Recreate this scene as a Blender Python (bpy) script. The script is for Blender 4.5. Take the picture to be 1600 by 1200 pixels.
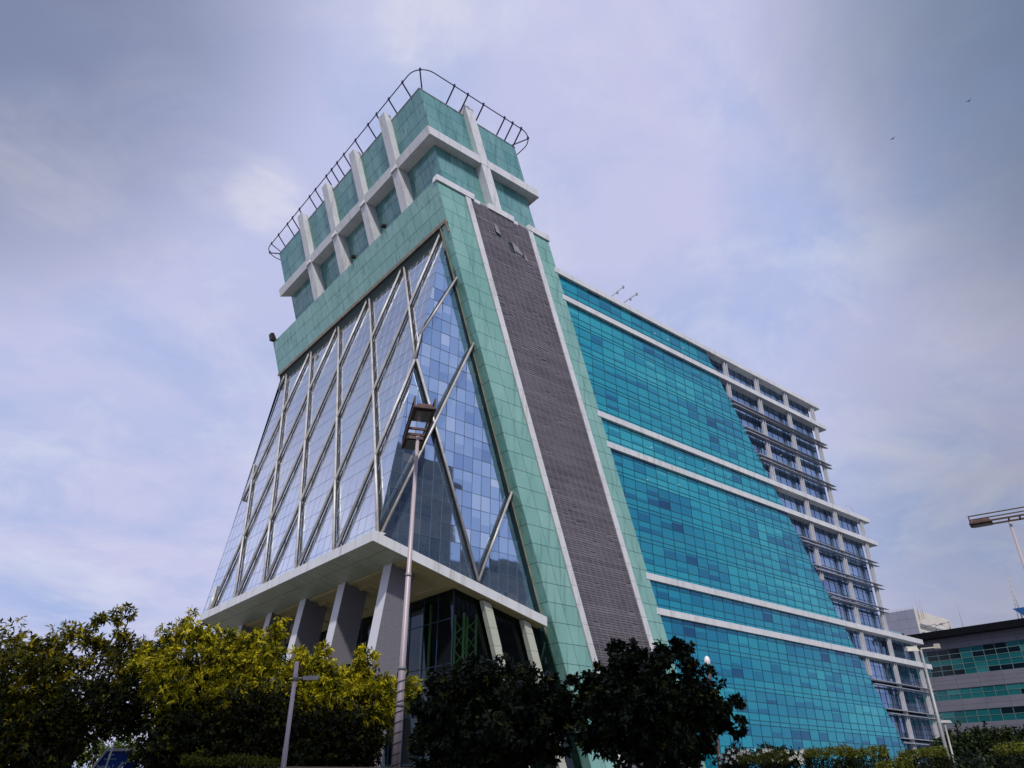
import bpy, math, random
import numpy as np
from mathutils import Vector, Matrix

for o in list(bpy.data.objects):
    bpy.data.objects.remove(o)
scene = bpy.context.scene
COL = scene.collection
rng = random.Random(7)
nrg = np.random.default_rng(11)

# ------------------------------------------------------------------ camera
# World axes follow the building: +X along its long glass front, +Y along its leaning tower side.
CAM_H = 1.6
YAW = math.radians(51.0)
PITCH = math.radians(29.0)
FPX = 1163.0                       # focal length in pixels of a 1600 wide picture
Fh = Vector((math.cos(YAW), math.sin(YAW), 0.0))
Fh = Vector((0.62932, 0.77715, 0.0))
Rv = Vector((0.77715, -0.62932, 0.0))
Fv = Fh * math.cos(PITCH) + Vector((0, 0, math.sin(PITCH)))
Uv = -Fh * math.sin(PITCH) + Vector((0, 0, math.cos(PITCH)))
cam_d = bpy.data.cameras.new('camera')
cam_d.sensor_width = 36.0
cam_d.lens = 36.0 * FPX / 1600.0
cam_d.clip_start = 0.1
cam_d.clip_end = 6000.0
cam = bpy.data.objects.new('camera', cam_d)
COL.objects.link(cam)
cam.matrix_world = Matrix(((Rv.x, Uv.x, -Fv.x, 0), (Rv.y, Uv.y, -Fv.y, 0), (Rv.z, Uv.z, -Fv.z, CAM_H), (0, 0, 0, 1)))
scene.camera = cam


def ray(px, py):
    d = Fv * FPX + Rv * (px - 800.0) - Uv * (py - 600.0)
    return d.normalized()


def at(px, py, dist):
    """point seen at photo pixel px,py at the given horizontal distance"""
    r = ray(px, py)
    t = dist / math.hypot(r.x, r.y)
    return Vector((r.x * t, r.y * t, CAM_H + r.z * t))


# ------------------------------------------------------------------ light
SUN = Vector((-0.45, -0.55, 0.70)).normalized()
sun_d = bpy.data.lights.new('sun', 'SUN')
sun_d.energy = 2.9
sun_d.angle = math.radians(2.5)
sun_d.color = (1.0, 0.955, 0.90)
sun = bpy.data.objects.new('sun', sun_d)
COL.objects.link(sun)
sun.rotation_euler = (-SUN).to_track_quat('-Z', 'Y').to_euler()
sun.location = (0, 0, 120)

world = bpy.data.worlds.new('World')
scene.world = world
world.use_nodes = True
wn, wl = world.node_tree.nodes, world.node_tree.links
wn.clear()


def N(nodes, t, **kw):
    n = nodes.new(t)
    for k, v in kw.items():
        setattr(n, k, v)
    return n


def mth(nodes, links, op, a, b=None, clamp=False):
    n = nodes.new('ShaderNodeMath')
    n.operation = op
    n.use_clamp = clamp
    for i, x in enumerate((a, b)):
        if x is None:
            continue
        if isinstance(x, (int, float)):
            n.inputs[i].default_value = x
        else:
            links.new(x, n.inputs[i])
    return n.outputs[0]


def mixc(nodes, links, fac, a, b):
    n = nodes.new('ShaderNodeMix')
    n.data_type = 'RGBA'
    for i, x in ((0, fac), (6, a), (7, b)):
        if isinstance(x, (int, float)):
            n.inputs[i].default_value = x
        elif isinstance(x, tuple):
            n.inputs[i].default_value = (*x, 1.0)
        else:
            links.new(x, n.inputs[i])
    return n.outputs[2]


def ramp(nodes, links, x, stops):
    n = nodes.new('ShaderNodeValToRGB')
    cr = n.color_ramp
    while len(cr.elements) < len(stops):
        cr.elements.new(0.5)
    for e, (p, c) in zip(cr.elements, stops):
        e.position = p
        e.color = (c, c, c, 1) if isinstance(c, (int, float)) else (*c, 1)
    links.new(x, n.inputs[0])
    return n.outputs[0]


WS = 0.10                                     # background strength
sky = N(wn, 'ShaderNodeTexSky', sky_type='NISHITA', sun_disc=False)
sky.sun_elevation = math.asin(SUN.z)
sky.sun_rotation = math.atan2(SUN.x, SUN.y)
sky.air_density = 1.3
sky.dust_density = 2.0
tc = N(wn, 'ShaderNodeTexCoord')
sep = N(wn, 'ShaderNodeSeparateXYZ')
wl.new(tc.outputs['Generated'], sep.inputs[0])
zc = mth(wn, wl, 'ADD', mth(wn, wl, 'MAXIMUM', sep.outputs[2], 0.0), 0.22)
comb = N(wn, 'ShaderNodeCombineXYZ')
wl.new(mth(wn, wl, 'DIVIDE', sep.outputs[0], zc), comb.inputs[0])
wl.new(mth(wn, wl, 'DIVIDE', sep.outputs[1], zc), comb.inputs[1])


def noise(scale, detail, rough, dist, off):
    mp = N(wn, 'ShaderNodeMapping')
    mp.inputs['Location'].default_value = off
    mp.inputs['Rotation'].default_value = (0, 0, 0.5)
    mp.inputs['Scale'].default_value = (1.0, 1.12, 1.0)
    wl.new(comb.outputs[0], mp.inputs[0])
    n = N(wn, 'ShaderNodeTexNoise')
    n.inputs['Scale'].default_value = scale
    n.inputs['Detail'].default_value = detail
    n.inputs['Roughness'].default_value = rough
    n.inputs['Distortion'].default_value = dist
    wl.new(mp.outputs[0], n.inputs['Vector'])
    return n.outputs['Fac']


SKY_OFF = (3.1, 1.7, 0)
n_big = noise(2.0, 9, 0.60, 0.35, SKY_OFF)
n_wisp = noise(3.2, 12, 0.64, 0.45, (7.3, 2.2, 0))
n_soft = noise(1.2, 6, 0.52, 0.4, (1.2, 9.4, 0))
k = 1.0 / WS
lav = tuple(c * k for c in (0.535, 0.57, 0.83))
lil = tuple(c * k for c in (0.60, 0.60, 0.84))
blu = tuple(c * k for c in (0.36, 0.47, 0.79))
wht = tuple(c * k for c in (0.72, 0.745, 0.88))
c = mixc(wn, wl, ramp(wn, wl, n_soft, [(0.38, 0.0), (0.64, 1.0)]), lav, lil)
c = mixc(wn, wl, ramp(wn, wl, n_big, [(0.32, 0.8), (0.54, 0.0)]), c, blu)
c = mixc(wn, wl, ramp(wn, wl, n_wisp, [(0.49, 0.0), (0.70, 0.55)]), c, wht)
c = mixc(wn, wl, 0.06, c, sky.outputs[0])


def lobe(d, a0, a1):
    """0..1 weight of directions between a1 (0) and a0 (1) degrees from d"""
    vm = N(wn, 'ShaderNodeVectorMath', operation='DOT_PRODUCT')
    nn = N(wn, 'ShaderNodeVectorMath', operation='NORMALIZE')
    wl.new(tc.outputs['Generated'], nn.inputs[0])
    wl.new(nn.outputs[0], vm.inputs[0])
    vm.inputs[1].default_value = d.normalized()
    mr = N(wn, 'ShaderNodeMapRange', interpolation_type='SMOOTHSTEP')
    wl.new(vm.outputs['Value'], mr.inputs[0])
    mr.inputs[1].default_value = math.cos(math.radians(a1))
    mr.inputs[2].default_value = math.cos(math.radians(a0))
    return mr.outputs[0]


# sky darkened at corners and right edge as painted vignetting; brighter break beside tower
for px, py, a0, a1, amt, tint in ((-190, -200, 1, 27, 0.80, (0.62, 0.80, 1.38)), (1930, -120, 2, 27, 0.86, (0.42, 0.74, 1.22)),
                                  (1850, 640, 3, 24, 0.35, (0.85, 0.92, 1.0)),
                                  (1750, 1000, 2, 20, 0.30, (0.85, 0.95, 1.0))):
    w = mth(wn, wl, 'MULTIPLY', lobe(ray(px, py), a0, a1), amt)
    w = mth(wn, wl, 'MULTIPLY', w, mth(wn, wl, 'ADD', mth(wn, wl, 'MULTIPLY', n_big, 0.8), 0.55), True)
    c = mixc(wn, wl, w, c, tuple(x * k * 0.19 for x in tint))
for px, py, a0, a1, amt in ((418, 305, 0.2, 3.4, 0.9), (345, 275, 0.2, 3.4, 0.4), (665, 45, 0.3, 4.5, 0.32), (580, 105, 0.3, 4, 0.22), (70, 250, 0.3, 6, 0.18), (250, 190, 0.3, 5, 0.15)):
    w = mth(wn, wl, 'MULTIPLY', lobe(ray(px, py), a0, a1), amt)
    w = mth(wn, wl, 'MULTIPLY', w, ramp(wn, wl, n_wisp, [(0.34, 0.0), (0.58, 1.0)]))
    c = mixc(wn, wl, w, c, tuple(x * k for x in (0.84, 0.83, 0.86)))
# below the horizon
c = mixc(wn, wl, ramp(wn, wl, mth(wn, wl, 'ADD', sep.outputs[2], 0.5), [(0.47, 1.0), (0.5, 0.0)]), c, tuple(x * k for x in (0.10, 0.11, 0.12)))
bg = N(wn, 'ShaderNodeBackground')
bg.inputs['Strength'].default_value = WS
wl.new(c, bg.inputs['Color'])
wo = N(wn, 'ShaderNodeOutputWorld')
wl.new(bg.outputs[0], wo.inputs['Surface'])

scene.view_settings.view_transform = 'Standard'
scene.view_settings.look = 'None'
scene.view_settings.gamma = 1.0
scene.view_settings.exposure = 0.0
scene.view_settings.use_curve_mapping = False
scene.render.engine = 'CYCLES'
scene.cycles.max_bounces = 8
scene.cycles.transparent_max_bounces = 12
scene.cycles.use_denoising = True

# ------------------------------------------------------------------ materials


def srgb(r, g, b):
    f = lambda v: (v / 255 / 12.92) if v / 255 <= 0.04045 else ((v / 255 + 0.055) / 1.055) ** 2.4
    return (f(r), f(g), f(b))


def new_mat(name):
    m = bpy.data.materials.new(name)
    m.use_nodes = True
    nd, lk = m.node_tree.nodes, m.node_tree.links
    b = nd['Principled BSDF']
    return m, nd, lk, b


def attr(nd, name='tone'):
    a = nd.new('ShaderNodeAttribute')
    a.attribute_name = name
    return a.outputs['Fac']


def objnoise(nd, lk, scale, detail=4, stretch=(1, 1, 1), rough=0.55):
    t = nd.new('ShaderNodeTexCoord')
    mp = nd.new('ShaderNodeMapping')
    mp.inputs['Scale'].default_value = stretch
    lk.new(t.outputs['Object'], mp.inputs[0])
    n = nd.new('ShaderNodeTexNoise')
    n.inputs['Scale'].default_value = scale
    n.inputs['Detail'].default_value = detail
    n.inputs['Roughness'].default_value = rough
    lk.new(mp.outputs[0], n.inputs['Vector'])
    return n.outputs['Fac']


def bump(nd, lk, b, h, strength, dist=0.02):
    bp = nd.new('ShaderNodeBump')
    bp.inputs['Strength'].default_value = strength
    bp.inputs['Distance'].default_value = dist
    lk.new(h, bp.inputs['Height'])
    lk.new(bp.outputs[0], b.inputs['Normal'])


def mat_basic(name, c1, c2, rough=0.5, metal=0.0, scale=1.5, stretch=(1, 1, 1), spec=0.5, tone=0.0, dirt=None):
    """colour c1..c2 by object-space noise, optionally shifted by the per-panel tone, with streaky dirt"""
    m, nd, lk, b = new_mat(name)
    f = objnoise(nd, lk, scale, 5, stretch)
    f = ramp(nd, lk, f, [(0.3, 0.0), (0.7, 1.0)])
    if tone:
        f2 = mth(nd, lk, 'ADD', mth(nd, lk, 'MULTIPLY', f, 1 - tone), mth(nd, lk, 'MULTIPLY', attr(nd), tone))
    else:
        f2 = f
    col = mixc(nd, lk, f2, c1, c2)
    if dirt:
        d = objnoise(nd, lk, 0.9, 6, (1.6, 1.6, 0.12), 0.65)
        col = mixc(nd, lk, mth(nd, lk, 'MULTIPLY', ramp(nd, lk, d, [(0.52, 0.0), (0.72, 1.0)]), dirt[1]), col, dirt[0])
    lk.new(col, b.inputs['Base Color'])
    b.inputs['Roughness'].default_value = rough
    b.inputs['Metallic'].default_value = metal
    b.inputs['Specular IOR Level'].default_value = spec
    return m


def mat_glass_coated(name, stops, metal, rough=0.03, wob=0.12, spec=0.6, wscale=0.55):
    """coated facade glass: colour by the per-pane tone, reflective, slightly wavy"""
    m, nd, lk, b = new_mat(name)
    col = ramp(nd, lk, attr(nd), stops)
    lk.new(col, b.inputs['Base Color'])
    b.inputs['Metallic'].default_value = metal
    b.inputs['Roughness'].default_value = rough
    b.inputs['Specular IOR Level'].default_value = spec
    h = objnoise(nd, lk, wscale, 2, (1, 1, 1), 0.4)
    bump(nd, lk, b, h, wob, 0.03)
    return m


M = {}
M['green_panel'] = mat_basic('green_glass_panel', (0.175, 0.385, 0.325), (0.28, 0.50, 0.435), 0.12, 0.15, 0.5, (1, 1, .5), 0.5, 0.5, ((0.06, 0.17, 0.13), 0.75))
M['teal_panel'] = mat_basic('grey_green_panel', (0.075, 0.245, 0.25), (0.20, 0.385, 0.36), 0.10, 0.15, 0.5, (1, 1, .5), 0.5, 0.6, ((0.04, 0.13, 0.14), 0.8))
M['backing'] = mat_basic('dark_joint', (0.018, 0.04, 0.034), (0.03, 0.055, 0.048), 0.7)
M['white'] = mat_basic('white_composite_panel', (0.55, 0.56, 0.58), (0.69, 0.695, 0.70), 0.42, 0, 0.6, (1, 1, .5), 0.4, 0.45, ((0.36, 0.36, 0.32), 0.7))
M['grey_panel'] = mat_basic('light_grey_metal', (0.46, 0.46, 0.48), (0.56, 0.56, 0.58), 0.4, 0.1)
M['rail_grey'] = mat_basic('mid_grey_metal', (0.30, 0.30, 0.33), (0.40, 0.40, 0.43), 0.35, 0.2)
M['louvre'] = mat_basic('brown_louvre', (0.080, 0.071, 0.086), (0.235, 0.215, 0.238), 0.5, 0.1, 0.22, (1, 1, 1.2), 0.3, 0.65)
M['louvre_rail'] = mat_basic('pale_louvre_rail', (0.22, 0.205, 0.22), (0.30, 0.285, 0.30), 0.5)
M['bar_reflection'] = mat_basic('dark_bar_reflection', (0.012, 0.011, 0.014), (0.02, 0.018, 0.022), 0.8)
M['bronze'] = mat_basic('weathered_bronze_trim', (0.20, 0.16, 0.11), (0.36, 0.31, 0.24), 0.5, 0.2, 2.0, (1, 1, .3))
M['pipe'] = mat_basic('beige_steel_tube', (0.39, 0.375, 0.35), (0.54, 0.525, 0.50), 0.38, 0.2, 1.2, (1, 1, 1), 0.5, 0, ((0.22, 0.17, 0.12), 0.6))
M['rail'] = mat_basic('dark_blue_steel', (0.012, 0.012, 0.05), (0.03, 0.028, 0.085), 0.45, 0.3)
M['steel_dark'] = mat_basic('dark_steel', (0.022, 0.018, 0.017), (0.05, 0.035, 0.03), 0.5, 0.3)
M['side_glass'] = mat_glass_coated('silver_blue_glass', [(0, (0.74, 0.82, 0.93)), (0.5, (0.84, 0.90, 0.97)), (1, (0.92, 0.96, 0.99))], 0.95, 0.04, 0.05)
M['front_glass'] = mat_glass_coated('blue_mirror_glass', [(0, (0.16, 0.23, 0.40)), (0.35, (0.25, 0.38, 0.57)), (0.72, (0.38, 0.525, 0.70)), (0.9, (0.60, 0.70, 0.80)), (0.93, (0.30, 0.27, 0.25)), (1, (0.32, 0.28, 0.25))], 0.88, 0.03, 0.16)
M['teal_glass'] = mat_glass_coated('teal_tinted_glass', [(0, (0.000, 0.055, 0.15)), (0.25, (0.002, 0.115, 0.23)), (0.5, (0.004, 0.22, 0.325)), (0.75, (0.012, 0.34, 0.405)), (1, (0.06, 0.47, 0.50))], 0.45, 0.04, 0.12, 0.6)
M['blue_glass'] = mat_glass_coated('dark_blue_glass', [(0, (0.08, 0.14, 0.25)), (0.5, (0.18, 0.29, 0.45)), (1, (0.33, 0.46, 0.62))], 0.85, 0.04, 0.1)
M['mullion_grey'] = mat_basic('slate_mullion', (0.10, 0.13, 0.19), (0.15, 0.18, 0.25), 0.4, 0.3)
M['mullion_silver'] = mat_basic('silver_mullion', (0.24, 0.27, 0.36), (0.32, 0.35, 0.44), 0.35, 0.4)
M['mullion_dark'] = mat_basic('navy_mullion', (0.012, 0.03, 0.07), (0.02, 0.05, 0.10), 0.4, 0.2)
M['mullion_teal'] = mat_basic('teal_mullion', (0.003, 0.075, 0.115), (0.006, 0.11, 0.155), 0.4, 0.1)
M['soffit_metal'] = mat_basic('pale_soffit_plank', (0.33, 0.36, 0.25), (0.44, 0.46, 0.34), 0.4, 0.1, 0.5, (.4, 3, 1), 0.5, 0.4)
M['soffit_beige'] = mat_basic('beige_plaster_soffit', (0.36, 0.30, 0.14), (0.43, 0.37, 0.19), 0.8, 0, 0.7)
M['stone_grey'] = mat_basic('grey_granite', (0.115, 0.11, 0.13), (0.185, 0.18, 0.20), 0.5, 0, 6.0, (1, 1, 1), 0.4, 0.2)
M['stone_pale'] = mat_basic('pale_granite', (0.52, 0.52, 0.56), (0.62, 0.62, 0.66), 0.45, 0, 6.0, (1, 1, 1), 0.4, 0.2)
M['truss'] = mat_basic('yellow_green_steel', (0.50, 0.64, 0.30), (0.60, 0.74, 0.38), 0.45)
M['core'] = mat_basic('dark_interior', (0.01, 0.012, 0.016), (0.018, 0.02, 0.026), 0.9)
M['concrete'] = mat_basic('roof_concrete', (0.24, 0.24, 0.24), (0.34, 0.34, 0.33), 0.85)
M['lamp_pole'] = mat_basic('pinkish_grey_paint', (0.40, 0.33, 0.34), (0.50, 0.42, 0.43), 0.42, 0.1, 2.0, (1, 1, .3), 0.5, 0, ((0.22, 0.16, 0.15), 0.5))
M['lamp_grey'] = mat_basic('grey_lamp_housing', (0.26, 0.255, 0.25), (0.36, 0.35, 0.345), 0.45, 0.2)
M['lamp_rust'] = mat_basic('rusty_brown_housing', (0.045, 0.022, 0.018), (0.10, 0.05, 0.04), 0.6, 0.1, 5)
M['lens'] = mat_basic('dusty_lamp_lens', (0.02, 0.02, 0.022), (0.035, 0.035, 0.04), 0.2)
M['white_lens'] = mat_basic('opal_lamp_globe', (0.68, 0.66, 0.66), (0.78, 0.76, 0.76), 0.3)
M['wire'] = mat_basic('dark_cable', (0.06, 0.04, 0.05), (0.09, 0.06, 0.07), 0.6)
M['bark'] = mat_basic('tree_bark', (0.035, 0.026, 0.019), (0.075, 0.058, 0.042), 0.9, 0, 5, (1, 1, .25))
M['sign_blue'] = mat_basic('blue_sign_face', (0.005, 0.055, 0.30), (0.007, 0.068, 0.35), 0.35)
M['sign_white'] = mat_basic('off_white_sign_frame', (0.55, 0.56, 0.55), (0.64, 0.65, 0.64), 0.45)
M['sign_text'] = mat_basic('pale_blue_lettering', (0.62, 0.74, 0.88), (0.68, 0.78, 0.90), 0.5)
M['wall_stone'] = mat_basic('tan_stone', (0.22, 0.17, 0.11), (0.34, 0.28, 0.19), 0.85, 0, 4, (1, 1, 2), 0.3, 0.4)
M['purple_panel'] = mat_basic('mauve_grey_cladding', (0.13, 0.126, 0.155), (0.17, 0.165, 0.20), 0.5, 0, 0.4, (1, 1, 2), 0.4, 0.5)
M['far_glass'] = mat_glass_coated('green_tinted_glass', [(0, (0.002, 0.006, 0.010)), (0.3, (0.003, 0.012, 0.018)), (0.34, (0.004, 0.065, 0.075)), (0.7, (0.010, 0.115, 0.125)), (1, (0.05, 0.22, 0.22))], 0.0, 0.12, 0.05, 0.4)
M['far_mullion'] = mat_basic('grey_green_mullion', (0.10, 0.17, 0.16), (0.14, 0.22, 0.20), 0.5)
M['far_grey'] = mat_basic('blue_grey_render', (0.20, 0.21, 0.28), (0.25, 0.26, 0.33), 0.8, 0, 0.2, (1, 1, 1), 0.3, 0.4)
M['far_cream'] = mat_basic('cream_render', (0.55, 0.52, 0.45), (0.62, 0.59, 0.52), 0.8, 0, 0.2)
M['sail_blue'] = mat_basic('bright_blue_sheet', (0.008, 0.07, 0.22), (0.015, 0.11, 0.30), 0.45)
M['mast'] = mat_basic('cream_mast_paint', (0.40, 0.37, 0.30), (0.48, 0.45, 0.38), 0.6)
M['tower_render'] = mat_basic('tan_render', (0.13, 0.105, 0.10), (0.20, 0.165, 0.15), 0.8, 0, 0.3)
M['tower_glass'] = mat_basic('dark_window', (0.01, 0.02, 0.035), (0.02, 0.035, 0.055), 0.1)
M['pale_fin'] = mat_basic('pale_fin', (0.60, 0.60, 0.60), (0.70, 0.70, 0.70), 0.6)
M['black_roof'] = mat_basic('black_fascia', (0.008, 0.008, 0.011), (0.013, 0.013, 0.017), 0.5, 0, 1, (1, 1, 1), 0.2)
M['post'] = mat_basic('pale_khaki_panel', (0.40, 0.42, 0.34), (0.48, 0.50, 0.41), 0.45, 0, 0.6, (1, 1, .5), 0.4, 0.3)
M['strip_reflection'] = mat_basic('dark_glossy_reflection', (0.006, 0.012, 0.020), (0.01, 0.03, 0.035), 0.12, 0, 0.6)
M['bird'] = mat_basic('dark_feather', (0.02, 0.02, 0.022), (0.035, 0.034, 0.036), 0.8)
M['petal'] = mat_basic('white_petal', (0.66, 0.66, 0.58), (0.74, 0.73, 0.66), 0.7)
M['glass_rail'] = mat_basic('pale_green_balustrade', (0.16, 0.30, 0.33), (0.22, 0.36, 0.40), 0.1)


def mat_lobby():
    m, nd, lk, b = new_mat('lobby_glass')
    tr = nd.new('ShaderNodeBsdfTransparent')
    tr.inputs[0].default_value = (0.42, 0.58, 0.48, 1)
    gl = nd.new('ShaderNodeBsdfGlossy')
    gl.inputs['Roughness'].default_value = 0.03
    gl.inputs['Color'].default_value = (0.75, 0.85, 0.95, 1)
    fr = nd.new('ShaderNodeFresnel')
    fr.inputs['IOR'].default_value = 1.5
    mx = nd.new('ShaderNodeMixShader')
    lk.new(fr.outputs[0], mx.inputs[0])
    lk.new(tr.outputs[0], mx.inputs[1])
    lk.new(gl.outputs[0], mx.inputs[2])
    lk.new(mx.outputs[0], nd['Material Output'].inputs['Surface'])
    return m


M['lobby_glass'] = mat_lobby()


def mat_leaf(name, stops, trans=0.35, rough=0.5):
    m, nd, lk, b = new_mat(name)
    col = ramp(nd, lk, attr(nd), stops)
    lk.new(col, b.inputs['Base Color'])
    b.inputs['Roughness'].default_value = rough
    b.inputs['Specular IOR Level'].default_value = 0.18
    t = nd.new('ShaderNodeBsdfTranslucent')
    lk.new(col, t.inputs['Color'])
    mx = nd.new('ShaderNodeMixShader')
    mx.inputs[0].default_value = trans
    lk.new(b.outputs[0], mx.inputs[1])
    lk.new(t.outputs[0], mx.inputs[2])
    lk.new(mx.outputs[0], nd['Material Output'].inputs['Surface'])
    return m


M['leaf_gold'] = mat_leaf('golden_green_leaf', [(0, (0.018, 0.028, 0.003)), (0.35, (0.08, 0.09, 0.005)), (0.62, (0.34, 0.31, 0.009)), (1, (0.70, 0.60, 0.02))])
M['leaf_olive'] = mat_leaf('olive_leaf', [(0, (0.012, 0.018, 0.002)), (0.45, (0.06, 0.065, 0.004)), (0.8, (0.21, 0.18, 0.006)), (1, (0.40, 0.32, 0.012))])
M['leaf_dark'] = mat_leaf('dark_green_leaf', [(0, (0.004, 0.008, 0.003)), (0.6, (0.012, 0.022, 0.007)), (0.92, (0.03, 0.045, 0.012)), (1, (0.10, 0.11, 0.02))], 0.2, 0.4)
M['leaf_shade'] = mat_leaf('painted_shade_leaf', [(0, (0.004, 0.008, 0.002)), (0.55, (0.013, 0.020, 0.004)), (0.85, (0.05, 0.055, 0.005)), (1, (0.16, 0.14, 0.007))], 0.2)
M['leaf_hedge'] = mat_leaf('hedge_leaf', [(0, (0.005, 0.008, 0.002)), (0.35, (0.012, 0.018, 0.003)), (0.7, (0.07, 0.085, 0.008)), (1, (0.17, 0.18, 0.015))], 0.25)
M['leaf_far'] = mat_leaf('far_leaf', [(0, (0.008, 0.014, 0.005)), (0.6, (0.022, 0.034, 0.009)), (1, (0.06, 0.08, 0.018))], 0.2)
M['leaf_bright'] = mat_leaf('fresh_green_leaf', [(0, (0.03, 0.05, 0.006)), (0.6, (0.09, 0.13, 0.012)), (1, (0.20, 0.25, 0.02))], 0.3)

# ------------------------------------------------------------------ builders
ORG = {}                           # world origin of every top-level thing


def tag(o, label=None, cat=None, group=None, kind=None):
    if label:
        o['label'] = label
    if cat:
        o['category'] = cat
    if group:
        o['group'] = group
    if kind:
        o['kind'] = kind
    return o


def thing(name, loc, label, cat, group=None):
    o = bpy.data.objects.new(name, None)
    o.empty_display_size = 1.0
    COL.objects.link(o)
    o.location = loc
    ORG[o.name] = Vector(loc)
    return tag(o, label, cat, group)


class MB:
    def __init__(s):
        s.v, s.f, s.t, s.sm = [], [], [], []

    def poly(s, pts, tone=0.5, smooth=False):
        i = len(s.v)
        s.v.extend([tuple(p) for p in pts])
        s.f.append(tuple(range(i, i + len(pts))))
        s.t.append(tone)
        s.sm.append(smooth)

    def hexa(s, p, tone=0.5):
        """8 corners: bottom 0-3 counter-clockwise, top 4-7"""
        i = len(s.v)
        s.v.extend([tuple(q) for q in p])
        for f in ((0, 3, 2, 1), (4, 5, 6, 7), (0, 1, 5, 4), (1, 2, 6, 5), (2, 3, 7, 6), (3, 0, 4, 7)):
            s.f.append(tuple(i + j for j in f))
            s.t.append(tone)
            s.sm.append(False)

    def box(s, x0, x1, y0, y1, z0, z1, tone=0.5):
        s.hexa([(x0, y0, z0), (x1, y0, z0), (x1, y1, z0), (x0, y1, z0), (x0, y0, z1), (x1, y0, z1), (x1, y1, z1), (x0, y1, z1)], tone)

    def bar(s, p, q, w, d, n, tone=0.5):
        """box along p-q, w wide across, d deep along n (starting at the line, going outward)"""
        p, q, n = Vector(p), Vector(q), Vector(n).normalized()
        t = (q - p)
        if t.length < 1e-4:
            return
        t.normalize()
        sd = t.cross(n).normalized() * (w / 2)
        o = n * d
        s.hexa([p - sd, p + sd, p + sd + o, p - sd + o, q - sd, q + sd, q + sd + o, q - sd + o], tone)

    def tube(s, pts, r, n=8, tone=0.5, cap=True):
        pts = [Vector(p) for p in pts]
        rs = r if isinstance(r, (list, tuple)) else [r] * len(pts)
        rings = []
        prev = None
        for i, p in enumerate(pts):
            d = (pts[min(i + 1, len(pts) - 1)] - pts[max(i - 1, 0)]).normalized()
            if prev is None:
                a = d.orthogonal().normalized()
            else:
                a = (prev - d * prev.dot(d)).normalized()
            prev = a
            b = d.cross(a)
            i0 = len(s.v)
            for j in range(n):
                th = 2 * math.pi * j / n
                s.v.append(tuple(p + (a * math.cos(th) + b * math.sin(th)) * rs[i]))
            rings.append(i0)
        for a0, b0 in zip(rings, rings[1:]):
            for j in range(n):
                s.f.append((a0 + j, a0 + (j + 1) % n, b0 + (j + 1) % n, b0 + j))
                s.t.append(tone)
                s.sm.append(True)
        if cap:
            s.f.append(tuple(rings[0] + j for j in reversed(range(n))))
            s.f.append(tuple(rings[-1] + j for j in range(n)))
            s.t += [tone, tone]
            s.sm += [False, False]

    def mesh(s, name, mat, org):
        me = bpy.data.meshes.new(name)
        ox, oy, oz = org
        me.from_pydata([(x - ox, y - oy, z - oz) for x, y, z in s.v], [], s.f)
        me.materials.append(mat)
        a = me.attributes.new('tone', 'FLOAT', 'FACE')
        a.data.foreach_set('value', s.t)
        me.polygons.foreach_set('use_smooth', s.sm)
        me.update()
        return me

    def build(s, name, mat, parent=None, loc=None, label=None):
        """one mesh object; as a part it takes the origin of its thing"""
        root = parent
        while root is not None and root.parent is not None:
            root = root.parent
        if root is not None:
            org = ORG[root.name]
        else:
            org = Vector(loc) if loc is not None else Vector((0, 0, 0))
        o = bpy.data.objects.new(name, s.mesh(name, mat, org))
        COL.objects.link(o)
        if parent is not None:
            o.parent = parent
        else:
            o.location = org
            ORG[o.name] = org
        if label:
            o['label'] = label
        return o


def clip_half(poly, a, b, c):
    """keep a*x+b*y+c >= 0"""
    out = []
    for i, p in enumerate(poly):
        q = poly[(i + 1) % len(poly)]
        fp, fq = a * p[0] + b * p[1] + c, a * q[0] + b * q[1] + c
        if fp >= 0:
            out.append(p)
        if (fp >= 0) != (fq >= 0):
            t = fp / (fp - fq)
            out.append((p[0] + (q[0] - p[0]) * t, p[1] + (q[1] - p[1]) * t))
    return out


def halfplanes(poly):
    """of a convex counter-clockwise polygon"""
    hs = []
    for i, p in enumerate(poly):
        q = poly[(i + 1) % len(poly)]
        dx, dy = q[0] - p[0], q[1] - p[1]
        hs.append((-dy, dx, dy * p[0] - dx * p[1]))
    return hs


def clip_poly(p, hs):
    for h in hs:
        if len(p) < 3:
            return []
        p = clip_half(p, *h)
    return p


def clip_seg(p, q, hs):
    t0, t1 = 0.0, 1.0
    for a, b, c in hs:
        fp, fq = a * p[0] + b * p[1] + c, a * q[0] + b * q[1] + c
        if fp < 0 and fq < 0:
            return None
        if fp < 0:
            t0 = max(t0, fp / (fp - fq))
        elif fq < 0:
            t1 = min(t1, fp / (fp - fq))
    if t1 - t0 < 1e-4:
        return None
    L = lambda t: (p[0] + (q[0] - p[0]) * t, p[1] + (q[1] - p[1]) * t)
    return L(t0), L(t1)


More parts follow.
